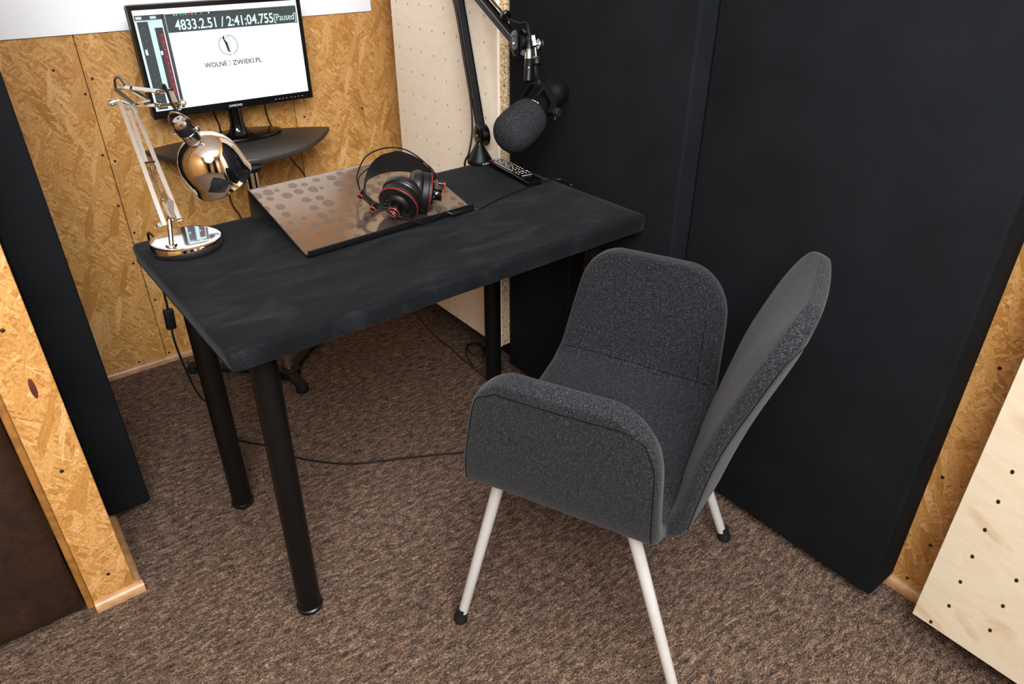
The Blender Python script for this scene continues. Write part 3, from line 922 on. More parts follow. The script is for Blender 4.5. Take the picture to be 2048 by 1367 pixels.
# ------------------------------------------------------------------ laptop stand on the desk
SX, SY = V((.9982, .0603, 0)), V((-.0436, .9990, 0)).normalized()
S0 = V((.259, .278, DZ))
SWD = .431
ls = thing('laptop_stand', S0+SX*SWD/2+SY*.14, 'glossy brown bent laptop stand printed with round spots', 'laptop stand', math.atan2(SX.y, SX.x))
ctr = [(-.006, .0185), (-.0065, .012), (-.004, .0065), (.001, .0042), (.008, .0050)]
ctr += [(.008+.250*i/16, .0050+.068*i/16) for i in range(1, 17)]
ctr += [(.266, .0745), (.272, .0735), (.2765, .0695), (.279, .062), (.284, .030), (.2885, .0015)]
def sheet(c, th):
    o1, o2 = [], []
    for i, (y, z) in enumerate(c):
        a, d = c[max(0, i-1)], c[min(len(c)-1, i+1)]
        t = V((d[0]-a[0], d[1]-a[1])).normalized()
        n = V((-t.y, t.x))
        o1.append((y+n.x*th/2, z+n.y*th/2)); o2.append((y-n.x*th/2, z-n.y*th/2))
    return o1+o2[::-1]
def stand_sheet(c, th):
    out = sheet(c, th)
    n = len(c)
    bm = bmesh.new()
    nw = 8
    rings = [[bm.verts.new(S0+SX*(SWD*k/nw)+SY*y+V((0, 0, z))) for y, z in out] for k in range(nw+1)]
    N = len(out)
    for k in range(nw):
        for i in range(N):
            j = (i+1) % N
            bm.faces.new((rings[k][i], rings[k][j], rings[k+1][j], rings[k+1][i]))
    for k in (0, nw):
        for i in range(n-1):
            bm.faces.new((rings[k][i], rings[k][i+1], rings[k][N-2-i], rings[k][N-1-i]))
    return bm
part('support_surface', stand_sheet(ctr[4:], .0045), MT['bubble'], ls, 40)
part('front_lip', stand_sheet(ctr[:5], .0045), MT['matte'], ls, 40, 'black rounded front lip')

# ------------------------------------------------------------------ desk lamp
P = {k: V(v) for k, v in K.items()}
B0 = V((.079, .484, DZ))
lp = thing('desk_lamp', B0, 'chrome articulated desk lamp with dome shade and round base', 'lamp')
bs = part('base', lathe([(0, .003), (.066, .003), (.0705, .005), (.0720, .010), (.0720, .019), (.0705, .0235), (.0670, .0255), (.060, .026), (0, .026)], frame(B0, (0, 0, 1)), 64), MT['chrome'], lp)
part('base_pad', lathe([(0, .0006), (.069, .0006), (.0695, .003), (0, .003)], frame(B0, (0, 0, 1)), 48), MT['rubber'], bs)
pp = P['l_post0'].copy(); pp.z = DZ+.0255
rm = (P['l_rodA']+P['l_rodB'])/2
part('post', cyl(pp, V((pp.x, pp.y, DZ+.030)), .012, .010, 20, cyl(pp, rm+V((-.003, 0, .004)), .0048, None, 16)), MT['chrome'], lp)
part('pivot_rod', lathe([(0, -.002), (.004, -.002), (.0045, 0), (.0045, .004), (.0022, .005), (.0022, .05), (.0022, (P['l_rodB']-P['l_rodA']).length), (0, (P['l_rodB']-P['l_rodA']).length)], frame(P['l_rodA'], P['l_rodB']-P['l_rodA']), 14), MT['chrome'], lp)
view = (CAM_LOC-B0).normalized()
la = part('lower_arm', bar(P['l_barL0'], P['l_barL1'], .0030, .0085, view), MT['satin'], lp)
bar_off = (P['l_barR1']-P['l_barL1'])
part('arm_bar', bar(P['l_barR0'], P['l_barR1'], .0030, .0085, view), MT['satin'], la)
part('arm_bar', bar(P['l_barM0'], P['l_barM1'], .0030, .0080, view), MT['satin'], la)
part('cross_bar', bar(P['l_crA'], P['l_crB'], .0034, .0034, view), MT['chrome'], la)
for a_, c_ in (('l_sp1a', 'l_sp1b'), ('l_sp2a', 'l_sp2b')):
    a, c = P[a_], P[c_]
    t = (c-a)
    m = frame(a, t)
    n = 110
    L = t.length
    hel = [m @ V((.0030*math.cos(2*PI*i/5), .0030*math.sin(2*PI*i/5), L*(.08+.84*i/n))) for i in range(n+1)]
    part('spring', tube(hel, .0007, 5, cyl(a, c, .0021, None, 10)), MT['chrome'], la)
    part('spring_hook', lathe([(0, -.004), (.0035, -.002), (.004, 0), (.0035, .002), (0, .004)], frame(c, t), 12), MT['chrome'], la)
part('clamp_block', bar(P['l_sp2b']+V((0, 0, -.002)), rm+V((0, 0, .004)), .010, .014, view, .0015, bar(P['l_sp1b'], rm+V((0, 0, .006)), .007, .007, view, .001)), MT['chrome'], la)
ua = part('upper_arm', bar(P['l_upT0'], P['l_upT1'], .0035, .0075, view), MT['chrome'], lp)
part('arm_bar', bar(P['l_upB0'], P['l_upB1'], .0035, .0075, view), MT['chrome'], ua)
part('elbow_plate', bar(P['l_lkA0'], P['l_lkA1'], .0030, .0080, view), MT['satin'], ua)
part('elbow_plate', bar(P['l_lkB0'], P['l_lkB1'], .0030, .0080, view), MT['satin'], ua)
for a_, c_ in (('l_lkA0', 'l_lkB0'), ('l_lkA1', 'l_lkB1'), ('l_barL1', 'l_barR1')):
    part('pivot_pin', cyl(P[a_], P[c_], .0026, None, 12), MT['chrome'], ua)
kd = (P['l_knobB']-P['l_knobA']).normalized()
part('elbow_knob', lathe([(0, 0), (.0025, 0), (.0025, .008), (.0062, .009), (.0066, .011), (.0066, .018), (.006, .020), (0, .020)], frame(P['l_knobA'], kd), 18), MT['satin'], ua)
for a_, c_ in (('l_pin1', 'l_pin1b'), ('l_pin2', 'l_pin2b')):
    part('pivot_pin', cyl(P[a_], P[c_], .0030, None, 12, lathe([(0, -.003), (.0045, -.002), (.0045, .002), (0, .003)], frame(P[a_], P[c_]-P[a_]), 12)), MT['chrome'], ua)
part('head_bracket', bar(P['l_brA'], P['l_brB'], .004, .012, view, .001, bar(P['l_brB'], P['l_yokeT'], .004, .008, view, .001)), MT['chrome'], ua)
part('wing_knob', lathe([(0, -.004), (.004, -.004), (.0058, -.001), (.0058, .005), (.004, .008), (0, .008)], frame(P['l_wing'], rtv), 16), MT['satin'], ua)
# head: yoke, socket, dome shade
ax = (V(K['l_axis'])).normalized()
ball = P['l_ball']
neck0 = ball-ax*.104      # end cap of the socket
hd = part('shade', None or lathe([(.010, -.0592), (.020, -.0568), (.032, -.0510), (.043, -.0422), (.0515, -.0310), (.0575, -.0165), (.0600, 0), (.0605, .018), (.0605, .036), (.0612, .037), (.0612, .0395), (.0600, .0395), (.0592, .036), (.0588, .018), (.0582, 0), (.0555, -.017), (.050, -.030), (.041, -.041), (.030, -.0495), (.010, -.0575), (.010, -.0592)], frame(ball, ax), 64), MT['chrome'], lp)
so_ = part('socket', lathe([(0, -.105), (.010, -.105), (.0150, -.1015), (.0165, -.097), (.0165, -.0935), (.0145, -.0915), (.0145, -.076), (.0160, -.074), (.0160, -.058), (.0175, -.052), (.0175, -.048), (0, -.048)], frame(ball, ax), 32), MT['chrome'], lp)
part('insulator_ring', lathe([(.0150, -.0932), (.0172, -.0920), (.0176, -.087), (.0172, -.0760), (.0150, -.0748)], frame(ball, ax), 32), MT['matte'], so_, label='black insulating ring')
part('bulb', lathe([(0, .028), (.010, .026), (.017, .020), (.019, .012), (.016, .003), (.011, -.015), (.011, -.040), (0, -.040)], frame(ball, ax), 24), MT['white'], so_)
side = ax.cross(upv).normalized()
side = (side - ax*side.dot(ax)).normalized()
mid = ball-ax*.080
yk = []
for i in range(25):
    a = PI*i/24
    yk.append(mid + side*(.0235*math.cos(a)) - ax*(.040*math.sin(a)**.8 if math.sin(a) > 1e-6 else 0) )
yo = part('yoke', tube(crom(yk, 2), .0018, 8), MT['chrome'], lp)
for s_ in (-1, 1):
    part('yoke_screw', lathe([(0, -.008), (.0028, -.008), (.0028, .001), (.0050, .002), (.0052, .005), (.003, .0065), (0, .0065)], frame(mid+side*s_*.0225, side*s_), 14), MT['satin'], yo)
lcd = part('cable_loop', tube(crom([P['l_cab0'], P['l_cab1'], P['l_cab2'], P['l_cab3'], P['l_cab4']], 6), .0024, 8), MT['cable'], lp, label='black cable loop at the elbow')
part('head_cable', tube(crom([P['l_upT1']+V((-.004, 0, 0)), P['l_cb0'], P['l_cb1'], P['l_cb2'], P['l_cb3'], P['l_cb4'], neck0], 6), .0027, 8), MT['cable'], lp, label='black cable entering the lamp head')
# ------------------------------------------------------------------ lamp cord with inline switch
cordp = [(.035, .560, DZ+.003), (.036, .606, DZ+.003), (.037, .655, DZ-.016), (.037, .660, .66), (.037, .66, .575), (.036, .66, .542), (.035, .661, .512), (.032, .662, .480), (.031, .663, .440), (.040, .70, .37), (.062, .78, .24), (.092, .88, .12), (.125, .975, .035), (.150, 1.0, .006), (.158, .93, .0045), (.146, .83, .0045), (.142, .779, .0045), (.166, .742, .0045), (.196, .702, .0045), (.23, .633, .0045), (.255, .583, .0045), (.315, .512, .0045), (.382, .458, .0045), (.484, .407, .0045), (.559, .366, .0045), (.629, .327, .0045), (.70, .29, .0045), (.80, .27, .0045), (.93, .25, .0045)]
lc = thing('lamp_cord', (.15, .9, 0), 'thin black cord with an inline switch hanging off the desk edge', 'cord')
part('cord', tube(crom(cordp, 8), .0028, 8), MT['cable'], lc)
swd = (V((.032, .662, .480))-V((.036, .66, .542))).normalized()
sm = frame(V((.0358, .660, .536)), swd, (1, 0, 0))
sw = part('inline_switch', box(-.0115, .0115, -.008, .008, .004, .058, .004, 2, sm), MT['matte'], lc)
part('rocker', box(-.005, .005, -.0105, -.0078, .022, .040, .001, 1, sm), MT['gloss'], sw)

# ------------------------------------------------------------------ headphones on the stand
hp = thing('headphones', V((.53, .32, .757)), 'black over-ear headphones with red rings lying on the laptop stand', 'headphones')
def cup(c, n, lab, upd, vents=True):
    n = V(n).normalized()
    m = frame(c, n, upd)
    r = .0455
    cu = part('ear_cup', lathe([(0, -.020), (r-.004, -.020), (r-.001, -.018), (r, -.014), (r, -.006), (r-.001, -.005), (r, -.004), (r+.0006, 0), (r-.001, .0035), (r-.006, .0045), (r-.012, .003), (.029, .004), (.026, .009), (.021, .0115), (.017, .0105), (0, .0095)], m, 48), MT['matte'], hp)
    part('ring', lathe([(r+.0004, -.0004), (r+.0013, .0002), (r+.0011, .0012), (r-.0005, .0018), (r-.001, .0)], m, 56), MT['red'], cu, label='red trim ring')
    part('ear_pad', lathe([(.022, -.020), (r-.001, -.0195), (r+.0022, -.024), (r+.0026, -.032), (r, -.041), (r-.007, -.046), (r-.015, -.0455), (.026, -.040), (.023, -.032), (.022, -.020)], m, 48), MT['pad'], cu)
    st = []
    for i in range(44):
        a = 2*PI*i/44
        st.append(m @ V(((r+.0018)*math.cos(a), (r+.0018)*math.sin(a), -.0228)))
    part('stitching', tube(st, .0007, 5, None, 1, None, True), MT['matte'], cu)
    if vents:
        for i in range(5):
            a = .55+i*.52
            part('vent', lathe([(.0022, .0002), (.0040, .0010), (.0044, 0), (.0040, -.002)], m @ Matrix.Translation((.0225*math.cos(a), .0225*math.sin(a), .0112)), 12), MT['gloss'], cu)
    hb = part('hub', lathe([(0, .008), (.0125, .008), (.0135, .010), (.0135, .028), (.0125, .0295), (0, .0295)], m, 28), MT['gloss'], cu)
    part('hub_ring', lathe([(.0121, .0292), (.0125, .0304), (.0134, .0304), (.0140, .0292), (.0138, .0282)], m, 28), MT['red'], hb, label='red hub ring')
    return cu, hb, m
c1u, h1, m1 = cup(P['h_c1'], K['h_n1'], 'near', upv)
c2u, h2, m2 = cup(P['h_c2'], K['h_n2'], 'far', upv)
for dy, tx in ((.0025, 'SUPERLUX'), (-.0035, 'HD681')):
    tm = text_mesh(tx, .0036, m1 @ Matrix.Translation((0, 0, .0297)) @ Matrix.Rotation(.25, 4, 'Z') @ Matrix.Translation((0, dy-.001, 0)), .0001, 'CENTER')
    part('lettering', tm, MT['ink'], h1)
hub1 = m1 @ V((0, 0, .020)); hub2 = m2 @ V((0, 0, .020))
def knob(p, n, r, L):
    k = part('slider_knob', lathe([(0, -L*.6), (r, -L*.6), (r, L*.4), (r*.85, L*.5), (0, L*.5)], frame(p, n), 20), MT['gloss'], hp)
    part('knob_ring', lathe([(r*.84, L*.49), (r*.88, L*.57), (r*.98, L*.57), (r*1.05, L*.47), (r, L*.38)], frame(p, n), 20), MT['red'], k, label='red knob ring')
knob(P['h_sl1'], K['h_n1'], .0072, .014)
knob(P['h_sl2'], K['h_n1'], .0070, .014)
knob(P['h_sl3'], K['h_n2'], .0068, .014)
for k_ in (-1, 1):
    o_ = V((0, 0, .0030*k_))
    part('slider_rail', tube([P['h_sl2']+o_, P['h_sl1']+o_, hub1+o_], .0016, 8), MT['matte'], hp)
part('slider_rail', tube([P['h_sl3'], (P['h_sl3']+hub2)/2+V((.003, -.003, 0)), hub2], .0042, 8), MT['matte'], hp)
wire = [P['h_sl2']] + [P['h_w%d' % i] for i in range(1, 9)] + [P['h_sl3']]
part('headband_wire', tube(crom(wire, 8), .0017, 8), MT['blackmetal'], hp)
wire2 = [P['h_sl2']] + [P['h_v1'], P['h_v2'], P['h_v3'], V(K['h_b4t'])+V((.01, .015, -.004)), V(K['h_b6t'])+V((.012, .012, -.004)), P['h_sl3']]
part('headband_wire', tube(crom(wire2, 8), .0015, 8), MT['blackmetal'], hp)
tp = crom([P['h_b%dt' % i] for i in range(8)], 5)
bt = crom([P['h_b%db' % i] for i in range(8)], 5)
bm = bmesh.new()
back_n = fwv*.0018
ra = [bm.verts.new(p) for p in tp]; rb = [bm.verts.new(p) for p in bt]
rm1 = [bm.verts.new((a+c)/2+fwv*.006) for a, c in zip(tp, bt)]
ra2 = [bm.verts.new(p+back_n) for p in tp]; rb2 = [bm.verts.new(p+back_n) for p in bt]
rm2 = [bm.verts.new((a+c)/2+fwv*.006+back_n) for a, c in zip(tp, bt)]
for i in range(len(tp)-1):
    for A_, B_ in ((ra, rm1), (rm1, rb), (rb, rb2), (rb2, rm2), (rm2, ra2), (ra2, ra)):
        bm.faces.new((A_[i], A_[i+1], B_[i+1], B_[i]))
part('headband_strap', bm, MT['softblack'], hp, 60)
part('strap_arm', tube([P['h_b0t'].lerp(P['h_b0b'], .5), P['h_sl2'].lerp(P['h_b0b'], .3), P['h_sl1']+V((.006, .006, .004)), (m1 @ V((0, .028, .006)))], [.006, .005, .005, .004], 10, None, .45), MT['matte'], hp)
hc_pts = [hub1, P['h_cb0'], P['h_cb1'], P['h_cb2'], P['h_cb3'], P['h_cb4'], P['h_y0']]
part('ear_cable', tube(crom(hc_pts, 6), .0016, 8), MT['cable'], hp)
part('cable_splitter', cyl(P['h_y0'], P['h_y1'], .0046, .0042, 14, None, .001), MT['matte'], hp)
tail = [P['h_y1']] + [V(K['hc%d' % i])-V((0, 0, .0028)) for i in range(1, 7)] + [V((1.003, .30, .741)), V((1.0095, .295, .715)), V((1.0105, .295, .55)), V((1.008, .30, .25)), V((1.0, .33, .02)), V((.97, .40, .006)), V((.95, .52, .005))]
part('cable', tube(crom(tail, 6), .0017, 8), MT['cable'], hp)

# ------------------------------------------------------------------ boom arm on the desk
bo = P['m_base']
ba = thing('boom_arm', bo, 'black jointed microphone boom arm with conical base on the desk corner', 'microphone arm')
cone = part('base', lathe([(0, .0005), (.0345, .0005), (.0352, .002), (.0352, .0115), (.0340, .0135), (.012, .052), (.0100, .054), (.0085, .060), (0, .060)], frame(bo, (0, 0, 1)), 40), MT['blackmetal'], ba)
txd = (CAM_LOC-bo); txd.z = 0; txd = Matrix.Rotation(.62, 3, 'Z') @ txd.normalized()
for i_, c_ in enumerate('RØDE'):
    a_ = math.atan2(txd.y, txd.x)+(-.34+.20*i_)
    n_ = V((math.cos(a_), math.sin(a_), 0))
    fm = frame(bo+V((0, 0, .0035))+n_*.0354, n_, (-n_.y, n_.x, 0))
    part('lettering', text_mesh(c_, .0078, fm, .0001, 'CENTER'), MT['ink'], cone)
piv = P['m_piv']; elb = P['m_elbow']; tip = P['m_tip']
dn = (rtv*.90+fwv*.10+upv*.0); dn = V((dn.x, dn.y, 0)).normalized()
dvec = (rtv*.55-fwv*.83); dvec = V((dvec.x, dvec.y, 0)).normalized()      # axis of the round joint plates
jd = (Matrix.Rotation(.50, 3, 'Z') @ -rtv)
jd = V((jd.x, jd.y, 0)).normalized()
stem_t = V((bo.x, bo.y, bo.z+.062))
def joint(p, r):
    for s_ in (-1, 1):
        pl_ = part('joint_plate', lathe([(0, .0), (r, 0), (r, .002), (r*.93, .0038), (r*.5, .0055), (0, .006)], frame(p+jd*s_*.0095, jd*s_), 36), MT['gloss'], ba)
        part('bolt', lathe([(0, 0), (.0045, 0), (.004, .0022), (0, .003)], frame(p+jd*s_*.0150, jd*s_), 14), MT['chrome'], pl_)
    part('joint_block', cyl(p-jd*.0095, p+jd*.0095, r*.55, None, 20), MT['matte'], ba)
joint(piv, .031)
part('stem', cyl(V((bo.x, bo.y, bo.z+.055)), piv, .0085, .008, 16), MT['matte'], ba)
def boom(name, a, c):
    t = (c-a).normalized()
    sd = jd
    nrm = t.cross(sd).normalized()
    o_ = part(name, bar(a, c, .009, .019, nrm, .0012), MT['matte'], ba)
    for s_ in (-1, 1):
        part('edge_line', bar(a+sd*s_*.0102+nrm*.0088, c+sd*s_*.0102+nrm*.0088, .0006, .0020, nrm), MT['satin'], o_)
        part('edge_line', bar(a+sd*s_*.0102-nrm*.0088, c+sd*s_*.0102-nrm*.0088, .0006, .0020, nrm), MT['satin'], o_)
        part('rail', bar(a+sd*s_*.0098, c+sd*s_*.0098, .019, .0016, nrm, .0005), MT['blackmetal'], o_)
    return o_
lo = boom('lower_boom', piv, elb)
hi_ = boom('upper_boom', elb+V((0, 0, .004)), tip)
joint(elb, .031)
joint(P['m_disc2'], .029)
t_ = (elb-piv).normalized(); bk = -jd
cl = piv+t_*.10
part('cable_clip', bar(cl-jd*-.010, cl-jd*-.010+t_*.018, .016, .010, t_.cross(jd), .001), MT['rubber'], lo)
part('clip', lathe([(0, -.006), (.012, -.006), (.0135, -.002), (.0135, .004), (.012, .006), (0, .006)], frame(P['x_cab1'], (tip-elb)), 20), MT['gloss'], hi_)
# cable of the microphone: along the booms to the desk
mc = thing('microphone_cable', bo+V((-.05, .02, 0)), 'thick black microphone cable tied along the boom arm', 'cable')
cb_low = [V((bo.x-.020, bo.y+.050, DZ-.12)), V((bo.x-.020, bo.y+.048, DZ-.02)), V((bo.x-.028, bo.y+.030, DZ+.006)), V((bo.x-.022, bo.y+.020, DZ+.03)), piv+t_*.02+jd*.026, cl+jd*.016, piv+t_*.20+jd*.0155, piv+t_*.34+jd*.0155, elb+jd*.03+V((0, 0, .01)), P['x_cab0']+V((.0, 0, .03)), P['x_cab0'].lerp(P['x_cab1'], .4), P['x_cab1'], P['x_cab1b'], P['x_cab2'], P['x_cab3'], P['x_cab4']]
part('cable', tube(crom(cb_low, 8), .0030, 10), MT['cable'], mc)
# connector chain hanging beside the mount: boot, shell, ring, inline preamp
cx0 = P['x_boot']
xd = (P['x_t1']-P['x_boot']).normalized()
def seg(a, c, r0, r1, mt, nm, lab=None):
    return part(nm, cyl(a, c, r0, r1, 24, None, .0008), mt, mc, label=lab)
seg(P['x_boot']-xd*.004, P['x_f0'], .0045, .0082, MT['rubber'], 'strain_relief')
seg(P['x_f0'], P['x_s0'], .0090, .0096, MT['blackmetal'], 'connector_shell')
seg(P['x_s0'], P['x_t0'], .0098, .0098, MT['satin'], 'connector_ring', 'silver connector ring')
pre = seg(P['x_t0'], P['x_t1'], .0104, .0104, MT['blackmetal'], 'inline_preamp', 'black tubular inline preamp')
part('dot', lathe([(0, .0005), (.0016, .0004), (.0016, -.001), (0, -.001)], frame(P['x_t0'].lerp(P['x_t1'], .42)-fwv*.0104, -fwv), 10), MT['ink'], pre)

# ------------------------------------------------------------------ microphone
fc = P['s_foam']; fa = V(K['s_ax']).normalized()      # fa points to the speaking end
mi = thing('microphone', fc-V((0, 0, .05)), 'black broadcast microphone with a big grey foam windscreen', 'microphone')
prof = [(0, .069)]
for i in range(1, 13):
    a = PI/2*i/12
    prof.append((.0490*math.sin(a)**.8, .030+.039*math.cos(a)))
prof += [(.0495, .010), (.0490, -.012), (.0475, -.030), (.0440, -.044), (.036, -.050), (.0, -.050)]
part('windscreen', lathe(prof, frame(fc, fa), 56), MT['foam'], mi, 60)
bd = part('body', lathe([(0, -.048), (.0335, -.048), (.0345, -.052), (.0345, -.058), (.0300, -.062), (.0290, -.066), (.0290, -.128), (.0310, -.132), (.0325, -.140), (.0325, -.158), (.0290, -.168), (.018, -.173), (0, -.174)], frame(fc, fa), 40), MT['softblack'], mi)
fm_ = frame(fc, fa, upv)
for i in range(9):
    a = -.95+i*.21
    if i in (4,): continue
    pm = fm_ @ Matrix.Rotation(a, 4, 'Z') @ Matrix.Translation((.0347, 0, -.055)) @ Matrix.Rotation(PI/2, 4, 'Y')
    part('print_mark', box(-.0010, .0010, -.0026, .0026, 0, .0003, 0, 1, pm), MT['ink'], bd)
# yoke bracket
pc = fc-fa*.075
hz = fa.cross(V((0, 0, 1))).normalized()
if hz.dot(rtv) < 0: hz = -hz
upw = V((0, 0, 1))
top_h = .058
pts = [pc-hz*.042, pc-hz*.042+upw*.024, pc-hz*.018+upw*top_h, pc+hz*.018+upw*top_h, pc+hz*.042+upw*.024, pc+hz*.042]
bm = bmesh.new()
prev = None
tdir = (fa-upw*fa.z).normalized()
bw_, th_ = .011, .0028
ring_prev = None
for i, p in enumerate(pts):
    if i == 0: tg = (pts[1]-p)
    elif i == len(pts)-1: tg = (p-pts[i-1])
    else: tg = (p-pts[i-1]).normalized()+(pts[i+1]-p).normalized()
    tg = tg.normalized()
    nn = tg.cross(tdir).normalized()
    k_ = 1.0 if i in (0, len(pts)-1) else 1/max(.5, abs(tg.dot((p-pts[i-1]).normalized())))
    rg = [bm.verts.new(p+tdir*bw_*a+nn*th_/2*c*k_) for a, c in ((-1, -1), (1, -1), (1, 1), (-1, 1))]
    if ring_prev:
        for q in range(4): bm.faces.new((ring_prev[q], ring_prev[(q+1) % 4], rg[(q+1) % 4], rg[q]))
    else: bm.faces.new(rg)
    ring_prev = rg
bm.faces.new(list(reversed(ring_prev)))
yb = part('yoke', bm, MT['yokemetal'], mi, 30)
for s_ in (-1, 1):
    part('yoke_knob', lathe([(0, -.012), (.006, -.012), (.006, .002), (.0095, .003), (.0105, .005), (.0105, .014), (.009, .016), (0, .016)], frame(pc+hz*s_*.0435, hz*s_), 22), MT['rubber'], yb)
st0 = pc+upw*top_h
st1 = P['s_nut1']
part('stem', cyl(st0, V((st0.x, st0.y, st0.z+.010)), .0085, .0075, 18, cyl(st0+V((0, 0, .006)), st1, .0060, None, 18)), MT['blackmetal'], mi)
part('threaded_collar', cyl(P['s_nut1'], P['s_nut0'], .0105, None, 22, None, .001), MT['matte'], mi)
part('lock_nut', cyl(P['s_nut0'], P['s_nut0']+(P['s_nut0']-P['s_nut1']).normalized()*.004, .0085, None, 6, cyl(P['s_nut0'], P['s_rod0'], .0034, None, 12)), MT['satin'], mi)
part('swivel_block', bar(P['s_knob1b'], P['s_knob1a'], .011, .011, fwv, .001), MT['satin'], mi)
wdv = (P['s_wheelB']-P['s_wheelA']).normalized()
part('thumb_wheel', lathe([(0, 0), (.004, 0), (.004, .004), (.0115, .005), (.0122, .007), (.0122, .013), (.011, .0145), (0, .0145)], frame(P['s_wheelA'], wdv), 26), MT['satin'], mi, label='silver thumb wheel')
part('wheel_grip', lathe([(.0124, .0062), (.0130, .007), (.0130, .011), (.0124, .012)], frame(P['s_wheelA'], wdv), 26), MT['matte'], mi)
kr = pc+hz*.052
part('capsule_cable', tube(crom([P['x_t1']+V((0, 0, .012)), P['s_cabA'], P['s_cabB'], P['s_cabC'], P['s_cabD'], P['s_cabE'], P['s_cabF'], fc-fa*.150-V((0, 0, .02)), fc-fa*.150], 6), .0016, 8), MT['cable'], mi)

# ------------------------------------------------------------------ remote control
r0, r1, r2, r3 = (P['r%d' % i] for i in range(4))
far_c, near_c = (r0+r1)/2, (r2+r3)/2
ydir = (far_c-near_c); ydir.z = 0; ydir.normalize()
xdir = V((ydir.y, -ydir.x, 0))
RL = .208
rc0 = near_c+ydir*.0; rc0.z = DZ+.0014
rmx = Matrix((xdir, ydir, V((0, 0, 1)))).transposed().to_4x4()
rmx.translation = rc0+V((0, 0, 0))
rem = thing('remote_control', rc0+ydir*RL/2, 'black television remote control lying on the desk edge', 'remote control', math.atan2(xdir.y, xdir.x))
b = box(-.0245, .0245, 0, RL, 0, .019, 0)
for v in b.verts:
    if v.co.z < .01: v.co.x *= .84
    if v.co.y < .01: v.co.z = v.co.z*.75 if v.co.z > .01 else v.co.z
bmesh.ops.bevel(b, geom=list(b.edges), offset=.0035, segments=3, profile=.5, affect='EDGES')
b.transform(rmx)
rb_ = part('body', b, MT['gloss'], rem)
cols = {'red': MT['red'], 'green': plain('green_key', srgb(40, 150, 90), .4), 'yellow': plain('orange_key', srgb(222, 140, 30), .4), 'blue': plain('blue_key', srgb(40, 80, 200), .4), 'key': plain('dark_grey_key', srgb(70, 68, 66), .5), 'lite': MT['ink']}
keyme = {}
def key(x, y, wx, wy, c):
    q = (round(wx, 4), round(wy, 4), c)
    if q not in keyme:
        me = finish(box(-wx/2, wx/2, -wy/2, wy/2, 0, .0016, .0005, 1))
        me.materials.append(cols[c])
        keyme[q] = me
    o = bpy.data.objects.new('button', keyme[q])
    COL.objects.link(o)
    o.parent = rem
    zt = .0188 - (.0040*max(0, (.05-y)/.05) if y < .05 else 0)
    o.matrix_local = WM[rem.name].inverted() @ rmx @ Matrix.Translation((x, y, zt))
key(-.0165, RL-.013, .0085, .006, 'red')
for x in (-.004, .006, .0165): key(x, RL-.013, .0055, .004, 'lite')
for r_ in range(11):
    if r_ == 9: continue
    for c_ in range(4 if r_ % 3 else 3):
        n_ = 4 if r_ % 3 else 3
        key((-.0165+.033*c_/(n_-1)), RL-.026-.0115*r_, .0052, .0032, 'lite')
for i_, c_ in enumerate(('red', 'green', 'yellow', 'blue')): key(-.0165+.011*i_, RL-.026-.0115*9.1-.003, .0075, .0048, c_)
for i_ in range(4): key(-.0165+.011*i_, RL-.026-.0115*11, .0040, .0026, 'lite')
part('lettering', text_mesh('SAMSUNG', .0062, rmx @ Matrix.Translation((0, .0385, .0180)) , .0003, 'CENTER', .030), MT['ink'], rem)

# ------------------------------------------------------------------ side table behind the desk
TZ = .745
tl, tr = V((.190, 1.300)), V((.752, 1.226))
cx_ = (tl+tr)/2
ex2 = (tr-tl).normalized(); ey2 = V((-ex2.y, ex2.x)); hw = (tr-tl).length/2
fr = thing('side_table', (.403, 1.01, 0), 'dark oval side table on a chrome column carrying the monitor', 'table')
poly = []
N = 40
for i in range(N+1):
    t = -1+2*i/N
    poly.append(cx_+ex2*(hw*t)-ey2*(.252*(1-abs(t)**2.1)**.92))
for i in range(1, N):
    t = 1-2*i/N
    poly.append(cx_+ex2*(hw*t)+ey2*(.066*(1-abs(t)**3)))
ptop = prism([(p.x, p.y) for p in poly], .016, Matrix.Translation((0, 0, TZ-.016)), None, .004)
part('table_top', ptop, MT['davetop'], fr, 40)
part('support_plate', lathe([(0, 0), (.030, 0), (.034, .012), (0, .012)], frame((.403, 1.01, TZ-.0285), (0, 0, 1)), 24), MT['matte'], fr)
part('column', cyl((.403, 1.01, .035), (.403, 1.01, TZ-.0285), .0165, None, 28), MT['chrome'], fr)
part('hub', lathe([(0, .010), (.036, .010), (.038, .020), (.034, .036), (.024, .042), (0, .042)], frame((.403, 1.01, 0), (0, 0, 1)), 24), MT['matte'], fr)
for tx, ty in ((.402, .905), (.155, 1.245), (.660, 1.235)):
    a, c = V((.403, 1.01, .026)), V((tx, ty, .021))
    d = (c-a).normalized()
    f_ = part('foot', bar(a, c, .018, .034, (0, 0, 1), .004), MT['matte'], fr)
    part('foot_pad', lathe([(0, 0), (.019, 0), (.021, .004), (.021, .016), (.017, .030), (0, .030)], frame(V((tx, ty, .0005)), (0, 0, 1)), 18), MT['rubber'], f_)

